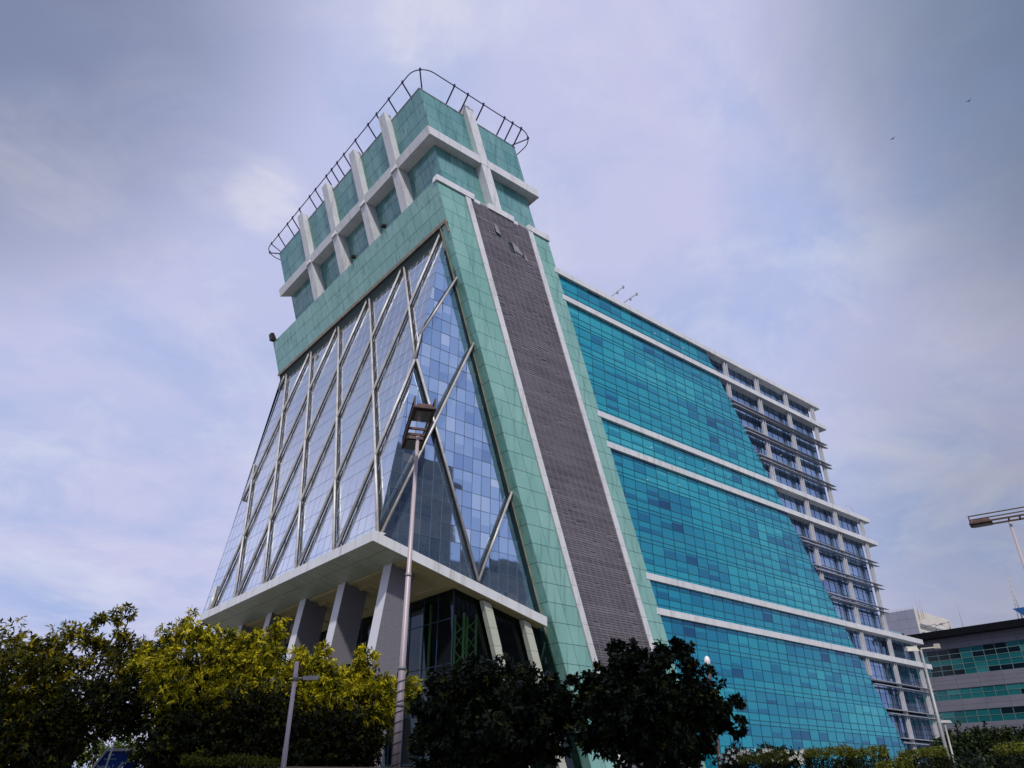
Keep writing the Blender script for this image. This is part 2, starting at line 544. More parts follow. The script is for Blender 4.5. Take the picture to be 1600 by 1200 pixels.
def glazing(fn, nrm, poly, xs, ys, tonefn, mb, mm, mw=0.06, md=0.07, tilt=0.006, split=None, vw=None):
    """panes into mb and mullions into mm. fn maps plane coords (x, y) to 3-D, nrm is the outward normal.
    split(i, j) may give a list of (fraction from the bottom, tone) strips inside the pane (a blind)"""
    hs = halfplanes(poly)
    nrm = Vector(nrm).normalized()
    for i in range(len(xs) - 1):
        for j in range(len(ys) - 1):
            x0, x1, y0, y1 = xs[i], xs[i + 1], ys[j], ys[j + 1]
            strips = split(i, j) if split else None
            if not strips:
                strips = [(0.0, tonefn(i, j))]
            jx, jy = rng.uniform(-tilt, tilt), rng.uniform(-tilt, tilt)
            for s_, (fr, tn) in enumerate(strips):
                ya = y0 + (y1 - y0) * fr
                yb = y0 + (y1 - y0) * (strips[s_ + 1][0] if s_ + 1 < len(strips) else 1.0)
                pl = clip_poly([(x0, ya), (x1, ya), (x1, yb), (x0, yb)], hs)
                if len(pl) < 3:
                    continue
                cx, cy = (x0 + x1) / 2, (y0 + y1) / 2
                pp = [Vector(fn(x, y)) + nrm * ((x - cx) * jx + (y - cy) * jy) for x, y in pl]
                if (pp[1] - pp[0]).cross(pp[2] - pp[0]).dot(nrm) < 0:
                    pp.reverse()
                mb.poly(pp, tn)
    if mm is not None:
        for x in xs:
            sg = clip_seg((x, ys[0]), (x, ys[-1]), hs)
            if sg:
                mm.bar(fn(*sg[0]), fn(*sg[1]), vw or mw, md, nrm)
        for y in ys:
            sg = clip_seg((xs[0], y), (xs[-1], y), hs)
            if sg:
                mm.bar(fn(*sg[0]), fn(*sg[1]), mw, md * 0.85, nrm)


def frange(a, b, st):
    out = []
    x = a
    while x < b - 1e-6:
        out.append(x)
        x += st
    out.append(b)
    return out


def panels(fn, nrm, poly, xs, ys, mb, gap=0.05, th=0.05, lo=0.0, hi=1.0):
    """separate cladding panels with open joints: each a thin slab clipped to the polygon"""
    hs = halfplanes(poly)
    n = Vector(nrm).normalized()
    for i in range(len(xs) - 1):
        for j in range(len(ys) - 1):
            pl = clip_poly([(xs[i] + gap / 2, ys[j] + gap / 2), (xs[i + 1] - gap / 2, ys[j] + gap / 2),
                            (xs[i + 1] - gap / 2, ys[j + 1] - gap / 2), (xs[i] + gap / 2, ys[j + 1] - gap / 2)], hs)
            if len(pl) < 3:
                continue
            tn = rng.uniform(lo, hi)
            a = rng.uniform(-.002, .002)
            top = [Vector(fn(x, y)) + n * (th + a * (x - xs[i])) for x, y in pl]
            bot = [Vector(fn(x, y)) for x, y in pl]
            mb.poly(top, tn)
            for q in range(len(pl)):
                r = (q + 1) % len(pl)
                mb.poly([bot[q], bot[r], top[r], top[q]], tn)


# ------------------------------------------------------------------ ground
g = MB()
g.poly([(-1500, -1500, 0), (1500, -1500, 0), (1500, 1500, 0), (-1500, 1500, 0)])
M['ground'] = mat_basic('paved_ground', (0.10, 0.10, 0.09), (0.17, 0.165, 0.15), 0.9, 0, 0.4)
tag(g.build('ground', M['ground']), kind='structure')

# ------------------------------------------------------------------ the office building
B0 = 60.0                                   # plane of the long front
GL = 61.5                                   # recessed mirror glass plane
KG = 0.142                                  # lean of the side glass per metre of height
A0 = 29.97


def aL(z):                                  # left face of the leaning tower
    return 36.3 + 0.343 * (69.7 - z)


def aR(z):
    return 55.05 + 0.336 * (69.7 - z)


def aG(z):                                  # side glass plane
    return A0 + KG * z


office = thing('office_building', (75, 85, 0),
               'tall green and blue glass office block whose narrow tower leans left over an overhanging atrium', 'building')

# leaning tower core ------------------------------------------------
FAR = 110.0
core = MB()


def lean_prism(mb, zl, zh, dl, dr, b0, b1, tone=0.5):
    mb.hexa([(aL(zl) + dl, b0, zl), (aR(zl) + dr, b0, zl), (aR(zl) + dr, b1, zl), (aL(zl) + dl, b1, zl),
             (aL(zh) + dl, b0, zh), (aR(zh) + dr, b0, zh), (aR(zh) + dr, b1, zh), (aL(zh) + dl, b1, zh)], tone)


lean_prism(core, 0, 69.75, 0.06, -0.06, B0 + 0.06, FAR - 0.06)
tower = core.build('leaning_tower', M['backing'], office)

tw = 4.3                                    # strip widths across the front, measured from the left edge


def fr(t, z):                               # tower front coordinates
    w = (aR(z) - aL(z)) / 18.75
    return (aL(z) + t * w, B0 + 0.06, z)


ZR = [z for z in frange(-0.3, 69.7, 2.0)]
mb = MB()
panels(fr, (0, -1, 0), [(0, 0), (tw, 0), (tw, 69.4), (0, 69.4)], [0, tw / 2, tw], ZR, mb)
mb.build('front_cladding', M['green_panel'], tower)
mb = MB()
panels(fr, (0, -1, 0), [(15.8, 0), (18.75, 0), (18.75, 69.4), (15.8, 69.4)], [15.8, 17.3, 18.75], ZR, mb)
mb.build('front_cladding', M['green_panel'], tower)

# reveal on the left side of the tower (beside the mirror glass, deeper under the canopy) and the long upper band
nl = Vector((-1, 0, -0.343)).normalized()


def lf(b, z):
    return (aL(z) + 0.06, b, z)


mb = MB()
panels(lf, nl, [(B0 + .02, 0), (B0 + 1.75, 0), (B0 + 1.75, 64.2), (B0 + .02, 64.2)], [B0 + .02, B0 + 1.75], ZR, mb, 0.05, 0.05, 0.0, 0.5)
panels(lf, nl, [(B0 + 1.8, 0), (B0 + 12, 0), (B0 + 12, 17.0), (B0 + 1.8, 17.0)], [B0 + 1.8 + i * 2.04 for i in range(6)], ZR[:10], mb, 0.05, 0.05, 0.0, 0.5)
mb.build('reveal_cladding', M['green_panel'], tower)
mb = MB()
panels(lf, nl, [(B0 + .02, 64.2), (FAR, 64.2), (FAR, 69.75), (B0 + .02, 69.75)], frange(B0 + .02, FAR, 1.55), [64.2, 66.0, 67.9, 69.75], mb)
mb.build('band_cladding', M['green_panel'], tower)

# white strips, coping
for t0, t1 in ((4.34, 5.2), (14.9, 15.76)):
    mb = MB()
    zz = frange(0, 69.4, 2.0)
    for za, zb in zip(zz, zz[1:]):
        p = [fr(t0, za), fr(t1, za), fr(t1, zb - .03), fr(t0, zb - .03)]
        y0, y1 = B0 - 0.14, B0 + 0.06
        mb.hexa([(p[0][0], y0, za), (p[1][0], y0, za), (p[1][0], y1, za), (p[0][0], y1, za),
                 (p[3][0], y0, zb - .03), (p[2][0], y0, zb - .03), (p[2][0], y1, zb - .03), (p[3][0], y1, zb - .03)], rng.uniform(.3, 1))
    mb.build('white_strip', M['white'], tower)
mb = MB()
for t0, t1, zl, zh, y0 in ((-0.15, 5.75, 69.45, 70.35, -0.2), (5.8, 8.05, 69.42, 69.95, 0.05), (8.1, 9.4, 69.42, 70.3, -0.18), (11.35, 12.4, 69.42, 70.3, -0.18),
                           (9.4, 11.35, 69.42, 70.3, -0.18), (12.45, 14.9, 69.42, 69.95, 0.05), (14.95, 18.9, 69.45, 70.35, -0.2)):
    mb.box(fr(t0, zl)[0], fr(t1, zl)[0], B0 + y0, B0 + 0.75, zl, zh, rng.uniform(.3, 1))
mb.build('coping', M['white'], tower)
for t0, t1 in ((6.9, 8.0), (13.3, 14.85)):
    mb = MB()
    mb.box(fr(t0, 69.5)[0], fr(t1, 69.5)[0], B0 - 0.02, B0 + 0.04, 69.5, 69.88)
    mb.build('vent_opening', M['concrete'], tower)

# brown louvre screen: real fins over a dark cavity
mb = MB()
z = 0.2
LT0, LT1 = 5.24, 14.86
while z < 69.3:
    xs_ = [LT0 + (LT1 - LT0) * i / 10 for i in range(11)]
    tn_f = 0.5 + rng.gauss(0, .16)
    for i in range(10):
        dz = 0 if rng.random() > .03 else -.05
        if 64.0 < z < 67.2 and (i, round(z)) in ((3, 66), (5, 65), (5, 64), (7, 64)):
            continue
        a0, a1 = fr(xs_[i], z)[0], fr(xs_[i + 1], z)[0]
        y = B0 - 0.03 - (rng.uniform(0, .05) if rng.random() < .06 else 0)
        mb.hexa([(a0, y, z + dz), (a1, y, z + dz), (a1, B0 + .1, z + dz + .06), (a0, B0 + .1, z + dz + .06),
                 (a0, y, z + dz + .205), (a1, y, z + dz + .205), (a1, B0 + .1, z + dz + .225), (a0, B0 + .1, z + dz + .225)],
                min(1, max(0, tn_f + rng.gauss(0, .07))))
    z += 0.27
louv = mb.build('louvre_screen', M['louvre'], tower)
mb = MB()
for i in range(1, 10):
    t = LT0 + (LT1 - LT0) * i / 10
    mb.bar(Vector(fr(t, 0)) - Vector((0, .08, 0)), Vector(fr(t, 69.4)) - Vector((0, .08, 0)), .04, .03, (0, -1, 0))
mb.build('louvre_rail', M['louvre_rail'], louv)
for t, z0, w, h in ((8.4, 66.2, .8, 1.3), (10.9, 64.6, 1.5, 1.2), (12.6, 64.0, .6, .7)):
    mb = MB()
    mb.hexa([(fr(t, z0)[0], B0 - .10, z0), (fr(t + w, z0)[0], B0 - .12, z0 - .2), (fr(t + w, z0)[0], B0 - .08, z0 - .2), (fr(t, z0)[0], B0 - .06, z0),
             (fr(t, z0 + h)[0], B0 - .10, z0 + h), (fr(t + w * .6, z0 + h)[0], B0 - .12, z0 + h * .8), (fr(t + w * .6, z0 + h)[0], B0 - .08, z0 + h * .8), (fr(t, z0 + h)[0], B0 - .06, z0 + h)])
    mb.build('loose_louvre', M['louvre_rail'], louv)

# penthouse ---------------------------------------------------------
PB0, PB1 = 60.0, 106.4
mb = MB()
ZB0, ZB1 = 76.75, 78.0                      # ring beam
ZT = 84.6


def lean_box(mb, zl, zh, dl, dr, b0, b1):
    lean_prism(mb, zl, zh, dl, dr, b0, b1)


lean_box(mb, 69.75, ZB0 + .2, 2.55, -0.35, 61.3, 105.2)
lean_box(mb, ZB0 + .3, ZT, 2.0, -0.35, 60.75, 105.6)
pent = mb.build('penthouse', M['backing'], office)
mb = MB()


def wall(zl, zh, dl, bf, bb, rows):
    f1 = lambda b, z: (aL(z) + dl, b, z)
    f2 = lambda t, z: (aL(z) + dl + t, bf, z)
    W = 18.75 - dl - 0.35
    panels(f1, nl, [(bf - .05, zl), (bb, zl), (bb, zh), (bf - .05, zh)], frange(bf - .05, bb, 1.93), rows, mb)
    panels(f2, (0, -1, 0), [(-.05, zl), (W, zl), (W, zh), (-.05, zh)], frange(-.05, W, 2.28), rows, mb)


wall(69.75, ZB0, 2.55, 61.3, 105.2, [69.75, 71.0, 73.0, 75.0, ZB0])
wall(ZB1 - .1, ZT, 2.0, 60.75, 105.6, [ZB1 - .1, 78.6, 80.6, 82.6, ZT])
mb.build('penthouse_cladding', M['teal_panel'], pent)
mb = MB()                                   # parapet capping
lean_prism(mb, ZT, ZT + .12, 1.9, -0.3, 60.65, 105.7)
mb.build('parapet_cap', M['concrete'], pent)
DL = 1.0
mb = MB()                                   # ring beam as four mitred runs


def beam_run(p0, p1, q0, q1):
    """outer p0-p1, inner q0-q1 given as (dl, b) at the left or (dr, b) at the right"""
    def P(e, z):
        s, d, b = e
        return ((aL(z) + d) if s == 'L' else (aR(z) + d), b, z)
    mb.hexa([P(p0, ZB0), P(p1, ZB0), P(q1, ZB0), P(q0, ZB0), P(p0, ZB1), P(p1, ZB1), P(q1, ZB1), P(q0, ZB1)], rng.uniform(.4, 1))


oFL, oFR, oBL, oBR = ('L', DL, PB0), ('R', 0.95, PB0), ('L', DL, PB1), ('R', 0.95, PB1)
iFL, iFR, iBL, iBR = ('L', 2.9, 61.6), ('R', -0.6, 61.6), ('L', 2.9, 104.8), ('R', -0.6, 104.8)
beam_run(oFL, oFR, iFL, iFR)
beam_run(oBL, oFL, iBL, iFL)
beam_run(oFR, oBR, iFR, iBR)
mb.build('ring_beam', M['white'], pent)
for bc in (68.6, 77.4, 86.2, 95.0, 103.6)[:4]:            # white ribs on the long side
    mb = MB()
    zz = [69.76, 71.9, 74.1, ZB0 - .02, ZB1 + .02, 80.0, 82.1, 84.1, 85.55]
    for za, zb in zip(zz, zz[1:]):
        h = .75
        mb.hexa([(aL(za) + DL - .05, bc - h, za), (aL(za) + 2.9, bc - h, za), (aL(za) + 2.9, bc + h, za), (aL(za) + DL - .05, bc + h, za),
                 (aL(zb) + DL - .05, bc - h, zb - .025), (aL(zb) + 2.9, bc - h, zb - .025), (aL(zb) + 2.9, bc + h, zb - .025), (aL(zb) + DL - .05, bc + h, zb - .025)], rng.uniform(.4, 1))
    mb.box(aL(77.4) + DL - .08, aL(77.4) + 2.0, bc - .75, bc + .75, ZB0 - .03, ZB1 + .03, .8)
    mb.build('rib', M['white'], pent)
mb = MB()
zz = [70.32, 71.9, 74.1, ZB0 - .02, ZB1 + .02, 80.0, 82.1, 84.1, 86.0]
for za, zb in zip(zz, zz[1:]):
    ca, cb = aL(za) + 10.05, aL(zb) + 10.05
    mb.hexa([(ca - .72, PB0 - .05, za), (ca + .72, PB0 - .05, za), (ca + .72, 62, za), (ca - .72, 62, za),
             (cb - .72, PB0 - .05, zb - .025), (cb + .72, PB0 - .05, zb - .025), (cb + .72, 62, zb - .025), (cb - .72, 62, zb - .025)], rng.uniform(.4, 1))
ca = aL(77.4) + 10.05
mb.box(ca - .74, ca + .74, PB0 - .08, PB0 + .6, ZB0 - .03, ZB1 + .03, .8)
mb.build('rib', M['white'], pent)
# roof rail: a rounded ring of tube on outriggers
ZRAIL = 86.9
la, ra, fb, bb = 31.75, 52.2, 59.0, 109.9
R_ = 2.6


def arc(cx, cy, t0, t1, n=8):
    return [(cx + R_ * math.cos(math.radians(t0 + (t1 - t0) * i / n)), cy + R_ * math.sin(math.radians(t0 + (t1 - t0) * i / n)), ZRAIL) for i in range(n + 1)]


ring = arc(la + R_, fb + R_, 180, 270) + arc(ra - R_, fb + R_, 270, 360) + arc(ra - R_, bb - R_, 0, 90) + arc(la + R_, bb - R_, 90, 180)
ring.append(ring[0])
mb = MB()
mb.tube(ring, 0.075, 8, cap=False)
rail = mb.build('roof_rail', M['rail'], pent)


def outrigger(p, q):
    m_ = MB()
    m_.bar(p, q, .17, .17, (0, 0, -1))
    m_.box(p[0] - .12, p[0] + .12, p[1] - .12, p[1] + .12, p[2] - .15, p[2] + .28)
    m_.build('outrigger', M['rail'], rail)


for b in [63.0, 66.6, 70.0, 72.4, 76.2, 79.8, 82.0, 83.8, 85.6, 89.4, 91.5, 95.3, 98.0, 100.0, 103.6, 106.6]:
    outrigger((la, b, ZRAIL), (aL(ZT) + 2.4, min(b, 105.2), ZT + .25))
for a in (37.6, 39.9, 42.6, 46.4, 47.9, 49.5):
    outrigger((a, fb, ZRAIL), (a, 61.1, ZT + .25))
outrigger((la + .76, fb + .76, ZRAIL), (aL(ZT) + 3.0, 61.5, ZT + .25))
outrigger((ra - .76, fb + .76, ZRAIL), (aR(ZT) - 1.2, 61.4, ZT + .25))
outrigger((la + .76, bb - .76, ZRAIL), (aL(ZT) + 2.6, 105.2, ZT + .25))
mb = MB()                                   # low handrail behind the parapet
for a in frange(aL(ZT) + 3.2, aR(ZT) - 1.0, 1.7):
    mb.tube([(a, 61.2, ZT + .1), (a, 61.2, ZT + .75)], .025, 5)
mb.tube([(aL(ZT) + 3.2, 61.2, ZT + .75), (aR(ZT) - 1.0, 61.2, ZT + .75)], .028, 5)
mb.build('handrail', M['lamp_grey'], pent)
# small floodlights standing on the green band, a black one at the far end
for b in (72.6, 81.2):
    mb = MB()
    mb.tube([(aL(69.8) + .35, b, 69.75), (aL(69.8) + .1, b, 70.25)], .05, 6)
    mb.hexa([(aL(69.8) - .5, b - .32, 70.1), (aL(69.8) + .1, b - .32, 70.25), (aL(69.8) + .1, b + .32, 70.25), (aL(69.8) - .5, b + .32, 70.1),
             (aL(69.8) - .6, b - .32, 70.35), (aL(69.8), b - .32, 70.55), (aL(69.8), b + .32, 70.55), (aL(69.8) - .6, b + .32, 70.35)])
    mb.build('floodlight', M['steel_dark'], tower)
mb = MB()
mb.hexa([(35.6, 109.0, 69.8), (36.6, 109.0, 69.8), (36.6, 109.9, 69.8), (35.6, 109.9, 69.8), (35.3, 109.0, 70.9), (35.8, 109.0, 71.1), (35.8, 109.9, 71.1), (35.3, 109.9, 70.9)])
mb.build('floodlight', M['steel_dark'], tower)

# mirror glass atrium -------------------------------------------------
ZCAN = 22.95                                # top of the canopy at the side glass


def zc_top(a):
    return ZCAN - 0.24 * (a - 32.3)


mb = MB()                                   # dark core behind the glass
c0 = 0.18
corner_lo, corner_hi = aG(22), aG(64.2)
za_, zb_ = 22.5, 17.9
mb.hexa([(aG(za_) + c0, GL + c0, za_), (aL(zb_) + .5, GL + c0, zb_), (aL(zb_) + .5, FAR - .2, zb_), (aG(za_) + c0, FAR - .2, za_),
         (aG(64.15) + c0, GL + c0, 64.15), (aL(64.15) + .5, GL + c0, 64.15), (aL(64.15) + .5, FAR - .2, 64.15), (aG(64.15) + c0, FAR - .2, 64.15)])
atrium = mb.build('atrium', M['core'], office)
# rows: alternating vision and spandrel panes
ROWS = [18.0]
while ROWS[-1] < 64.2:
    ROWS.append(ROWS[-1] + (2.3 if len(ROWS) % 2 else 1.75))
ng = Vector((-1, 0, KG)).normalized()
mb, mm = MB(), MB()
sg = lambda b, z: (aG(z), b, z)
glazing(sg, ng, [(GL, 22.4), (FAR - .3, 22.4), (FAR - .3, 64.2), (GL, 64.2)], frange(GL, FAR - .3, 1.5), ROWS,
        lambda i, j: min(1, max(0, 0.5 + rng.gauss(0, .13))), mb, mm, 0.04, 0.02, 0.004)
p_side = mb.build('side_glass', M['side_glass'], atrium)
mm.build('mullion_grid', M['mullion_silver'], p_side)
mb, mm = MB(), MB()
fg = lambda a, z: (a, GL, z)
tri = [(aG(62.3), 62.3), (aG(22.4), 22.4), (aL(16.8), 16.8)]
brown = {(14, 9), (14, 5), (14, 6), (15, 12)}


def ftone(i, j):
    if (i, j) in brown:
        return 0.97
    t = 0.62 if j % 2 else 0.55
    return min(.9, max(0.1, t + rng.gauss(0, .12)))


def fsplit(i, j):
    if (i, j) in brown:
        return None
    t = ftone(i, j)
    if j % 2 == 0 and rng.random() < .55:
        return [(0, max(.12, t - .10)), (rng.choice((.35, .5, .62)), min(.9, t + .12))]
    return None


glazing(fg, (0, -1, 0), tri, frange(33.0, 56.0, 1.25), ROWS, ftone, mb, mm, 0.04, 0.03, 0.010, fsplit)
p_front = mb.build('front_glass', M['front_glass'], atrium)
mm.build('mullion_grid', M['mullion_grey'], p_front)

# bronze trim along the band and the tower edge
mb = MB()
mb.bar((aL(64.0) - .02, B0 + .02, 64.0), (aL(64.0) - .02, FAR, 64.0), .42, .18, nl)
mb.bar((aL(64.0) - .02, B0 + 1.45, 64.0), (aL(16.2) - .02, B0 + 1.45, 16.2), .16, .16, nl)
mb.bar((aL(64.2) - .06, B0 + .2, 64.0), (aL(62.5) - .06, B0 + .2, 62.5), .3, .12, nl)
mb.build('edge_trim', M['bronze'], office)
mb = MB()  # dark strip laid over the glass, painting in the mirrored tower edge
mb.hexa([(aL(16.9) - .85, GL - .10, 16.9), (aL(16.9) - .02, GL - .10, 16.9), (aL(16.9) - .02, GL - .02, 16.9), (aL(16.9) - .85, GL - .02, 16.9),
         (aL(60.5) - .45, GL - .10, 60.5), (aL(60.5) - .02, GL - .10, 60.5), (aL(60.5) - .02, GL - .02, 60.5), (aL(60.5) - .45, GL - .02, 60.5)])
mb.build('reflection_strip', M['strip_reflection'], office)

# diagonal tubes of the diagrid ---------------------------------------
LEV = [64.1, 53.85, 43.5, 33.15, 23.0]
OFF = 0.34


def node(l, n):
    """n counts half bays from the near corner along the side"""
    z = LEV[l]
    sp = 4.615 - 0.026 * l
    b = 61.75 - 0.30 * l + sp * n
    return Vector((aG(z) - OFF, b, z))


def brace(pts, r=.135):
    m_ = MB()
    m_.tube(pts, r, 10)
    t_ = m_.build('diagonal_brace', M['pipe'], atrium)
    m_ = MB()                               # dark bar between tube and glass, painting in the tube's dark reflection
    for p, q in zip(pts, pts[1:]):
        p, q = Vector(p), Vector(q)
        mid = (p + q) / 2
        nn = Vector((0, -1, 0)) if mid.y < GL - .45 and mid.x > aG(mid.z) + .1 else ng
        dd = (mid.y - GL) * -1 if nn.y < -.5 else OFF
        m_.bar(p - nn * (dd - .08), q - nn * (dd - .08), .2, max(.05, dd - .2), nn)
    m_.build('reflection_bar', M['bar_reflection'], t_)


for n in range(0, 12, 2):                   # tubes running down to the left of the picture (away from the corner)
    pts = []
    for l in range(5):
        if n + l <= 10:
            pts.append(node(l, n + l))
    if len(pts) < 5 and n + len(pts) <= 12:
        e = node(len(pts) - 1, n + len(pts) - 1) if pts else None
        nx = node(len(pts), n + len(pts))
        pts.append(pts[-1] + (nx - pts[-1]) * .3)
    if len(pts) > 1:
        brace(pts)
for n in range(2, 12, 2):                   # and down to the right (towards the corner)
    pts = [node(l, n - l) for l in range(5) if n - l >= 0]
    brace(pts)
for n0, l0 in ((12, 2), (14, 4)):           # tubes that start at the far edge
    pts = [node(l, n0 - l) for l in range(l0, 5)]
    if l0 <= 3:
        s0 = node(l0 - 1, n0 - l0 + 1)
        pts = [pts[0] + (s0 - pts[0]) * .3] + pts
    if len(pts) > 1:
        brace(pts)
brace([node(4, 10), node(4, 10) + Vector((.6, .9, 4.2))], .19)
FB = GL - OFF - .15


def fp(px, py, b=FB):
    r = ray(px, py)
    t = b / r.y
    return Vector((r.x * t, b, CAM_H + r.z * t))


cn0, cn2, cn4 = node(0, 0), node(2, 0), node(4, 0)
# wraps from the side face round the corner onto the front face
brace([cn0, fp(713, 431)])
brace([fp(715, 432), fp(657, 523)])
brace([fp(657, 523), node(2, 0)])
brace([node(2, 0) + Vector((.15, -.2, 0)), fp(748, 907)])
brace([fp(741, 535), cn4 + Vector((.25, -.1, .1))])
brace([fp(800, 769), fp(748, 907)])
# line that climbs from the second bottom node to the corner
pts = [node(2, 0), node(3, 1), node(4, 2)]
brace(pts)
brace([cn4 + Vector((0, .2, 0)), node(3, 1)])

# canopy ---------------------------------------------------------------
S = -0.24


def zs(a, z0=22.0):
    return z0 + S * (a - 32.3)


CA0, CA1 = 31.95, 52.95
mb = MB()
# slab
mb.hexa([(CA0 + .1, B0 - .25, zs(CA0 + .1) + .04), (CA1, B0 - .25, zs(CA1) + .04), (CA1, 105.7, zs(CA1) + .04), (CA0 + .1, 105.7, zs(CA0 + .1) + .04),
         (CA0 + .1, B0 - .25, zs(CA0 + .1) + .9), (CA1, B0 - .25, zs(CA1) + .9), (CA1, 105.7, zs(CA1) + .9), (CA0 + .1, 105.7, zs(CA0 + .1) + .9)])
canopy = mb.build('canopy', M['core'], office)
mb = MB()
xs_ = frange(CA0, CA1, 1.45)
for x0, x1 in zip(xs_, xs_[1:]):            # front fascia
    mb.hexa([(x0 + .012, B0 - .35, zs(x0)), (x1 - .012, B0 - .35, zs(x1)), (x1 - .012, B0 - .25, zs(x1)), (x0 + .012, B0 - .25, zs(x0)),
             (x0 + .012, B0 - .35, zs(x0) + .95), (x1 - .012, B0 - .35, zs(x1) + .95), (x1 - .012, B0 + 1.4, zs(x1) + .95), (x0 + .012, B0 + 1.4, zs(x0) + .95)], rng.uniform(.3, 1))
ys_ = frange(B0 - .35, 105.8, 3.0)
for y0, y1 in zip(ys_, ys_[1:]):            # side fascia
    mb.hexa([(CA0 - .02, y0 + .012, zs(CA0)), (CA0 + .1, y0 + .012, zs(CA0)), (CA0 + .1, y1 - .012, zs(CA0)), (CA0 - .02, y1 - .012, zs(CA0)),
             (CA0 - .02, y0 + .012, zs(CA0) + .95), (CA0 + 1.3, y0 + .012, zs(CA0) + .95), (CA0 + 1.3, y1 - .012, zs(CA0) + .95), (CA0 - .02, y1 - .012, zs(CA0) + .95)], rng.uniform(.3, 1))
mb.hexa([(CA1, B0 - .35, zs(CA1)), (CA1 + .06, B0 - .35, zs(CA1)), (CA1 + .06, B0 + .02, zs(CA1)), (CA1, B0 + .02, zs(CA1)),
         (CA1, B0 - .35, zs(CA1) + .95), (CA1 + .06, B0 - .35, zs(CA1) + .95), (CA1 + .06, B0 + .02, zs(CA1) + .95), (CA1, B0 + .02, zs(CA1) + .95)])
mb.build('fascia', M['white'], canopy)
# plank soffit along the outer edge
mb = MB()
ys_ = frange(B0 - .25, 105.7, 1.45)
for y0, y1 in zip(ys_, ys_[1:]):
    for x0, x1 in ((CA0 + .02, 33.6), (33.66, 35.85)):
        mb.hexa([(x0, y0 + .02, zs(x0) - .02), (x1, y0 + .02, zs(x1) - .02), (x1, y1 - .02, zs(x1) - .02), (x0, y1 - .02, zs(x0) - .02),
                 (x0, y0 + .02, zs(x0) + .03), (x1, y0 + .02, zs(x1) + .03), (x1, y1 - .02, zs(x1) + .03), (x0, y1 - .02, zs(x0) + .03)], rng.uniform(0, 1))
mb.build('plank_soffit', M['soffit_metal'], canopy)
mb = MB()
def inc(x0, x1, y0, y1, dz0, dz1):
    mb.hexa([(x0, y0, zs(x0) + dz0), (x1, y0, zs(x1) + dz0), (x1, y1, zs(x1) + dz0), (x0, y1, zs(x0) + dz0),
             (x0, y0, zs(x0) + dz1), (x1, y0, zs(x1) + dz1), (x1, y1, zs(x1) + dz1), (x0, y1, zs(x0) + dz1)])
inc(35.9, 42.3, B0 - .25, 105.7, 0.0, .03)
for y0 in (60.3, 69.6, 78.9, 88.2, 97.5):   # raised coffer mouldings
    inc(37.2, 41.5, y0 + .5, y0 + .9, -.16, 0)
    inc(37.2, 41.5, y0 + 6.6, y0 + 7.0, -.16, 0)
    inc(37.2, 37.6, y0 + .9, y0 + 6.6, -.16, 0)
    inc(41.1, 41.5, y0 + .9, y0 + 6.6, -.16, 0)
    inc(36.0, 36.4, y0, y0 + 9.2, -.1, 0)
inc(42.3, CA1, B0 - .25, 61.2, -.0, .03)
mb.build('plaster_soffit', M['soffit_beige'], canopy)
# slanted portico columns
for i in range(5):
    b0 = 62.35 + 9.33 * i
    b1 = b0 + 1.5
    mb, m2 = MB(), MB()
    zz = [0.0, 3.0, 6.0, 9.0, 12.0, 15.0, 18.0, 20.95]
    L_ = lambda z: 35.73 + .13 * (z - 22)
    W_ = 2.75
    for q, (za, zb) in enumerate(zip(zz, zz[1:])):
        zt = (zs(L_(22)) + .02, zs(L_(21.3) + W_) + .02) if q == len(zz) - 2 else (zb, zb)
        tn = rng.uniform(.2, .8)
        mb.hexa([(L_(za) + .03, b0, za), (L_(za) + W_, b0, za), (L_(za) + W_, b1, za), (L_(za) + .03, b1, za),
                 (L_(zt[0]) + .03, b0, zt[0]), (L_(zt[1]) + W_, b0, zt[1]), (L_(zt[1]) + W_, b1, zt[1]), (L_(zt[0]) + .03, b1, zt[0])], tn)
        m2.hexa([(L_(za) - .02, b0 - .012, za), (L_(za) + .03, b0 - .012, za), (L_(za) + .03, b1 + .01, za), (L_(za) - .02, b1 + .01, za),
                 (L_(zt[0]) - .02, b0 - .012, zt[0]), (L_(zt[0]) + .03, b0 - .012, zt[0]), (L_(zt[0]) + .03, b1 + .01, zt[0]), (L_(zt[0]) - .02, b1 + .01, zt[0])], tn)
    col = mb.build('portico_column', M['stone_grey'], canopy)
    m2.build('pale_face', M['stone_pale'], col)

# lobby ------------------------------------------------------------------
LA = 42.25                                  # lobby side wall
LB = 61.25                                  # lobby front
mb, mm = MB(), MB()
fx = lambda b, z: (LA, b, z)
glazing(fx, (-1, 0, 0), [(LB, 0), (104, 0), (104, zs(LA)), (LB, zs(LA))], frange(LB, 104, 2.6), [0, 4.2, 8.4, 12.6, 16.8, 20.5], lambda i, j: .5, mb, mm, .07, .07, .002)
fy = lambda a, z: (a, LB, z)
glazing(fy, (0, -1, 0), [(LA, 0), (aL(0), 0), (aL(17), zs(aL(17))), (LA, zs(LA))], frange(LA, 60, 2.6), [0, 4.2, 8.4, 12.6, 16.8, 20.5], lambda i, j: .5, mb, None, .07, .07, .002)
lob = mb.build('lobby_glazing', M['lobby_glass'], office)
mm.build('mullion_grid', M['mullion_dark'], lob)
mb = MB()
mb.poly([(LA + 9, LB + .3, 0), (LA + 9, 104, 0), (LA + 9, 104, 24), (LA + 9, LB + .3, 24)])
mb.poly([(LA + .2, 72, 0), (LA + 9, 72, 0), (LA + 9, 72, 24), (LA + .2, 72, 24)])
mb.poly([(LA + .1, LB + .1, 20.2), (LA + 9, LB + .1, 18.2), (LA + 9, 104, 18.2), (LA + .1, 104, 20.2)])
mb.build('lobby_interior', M['core'], office)
mb = MB()
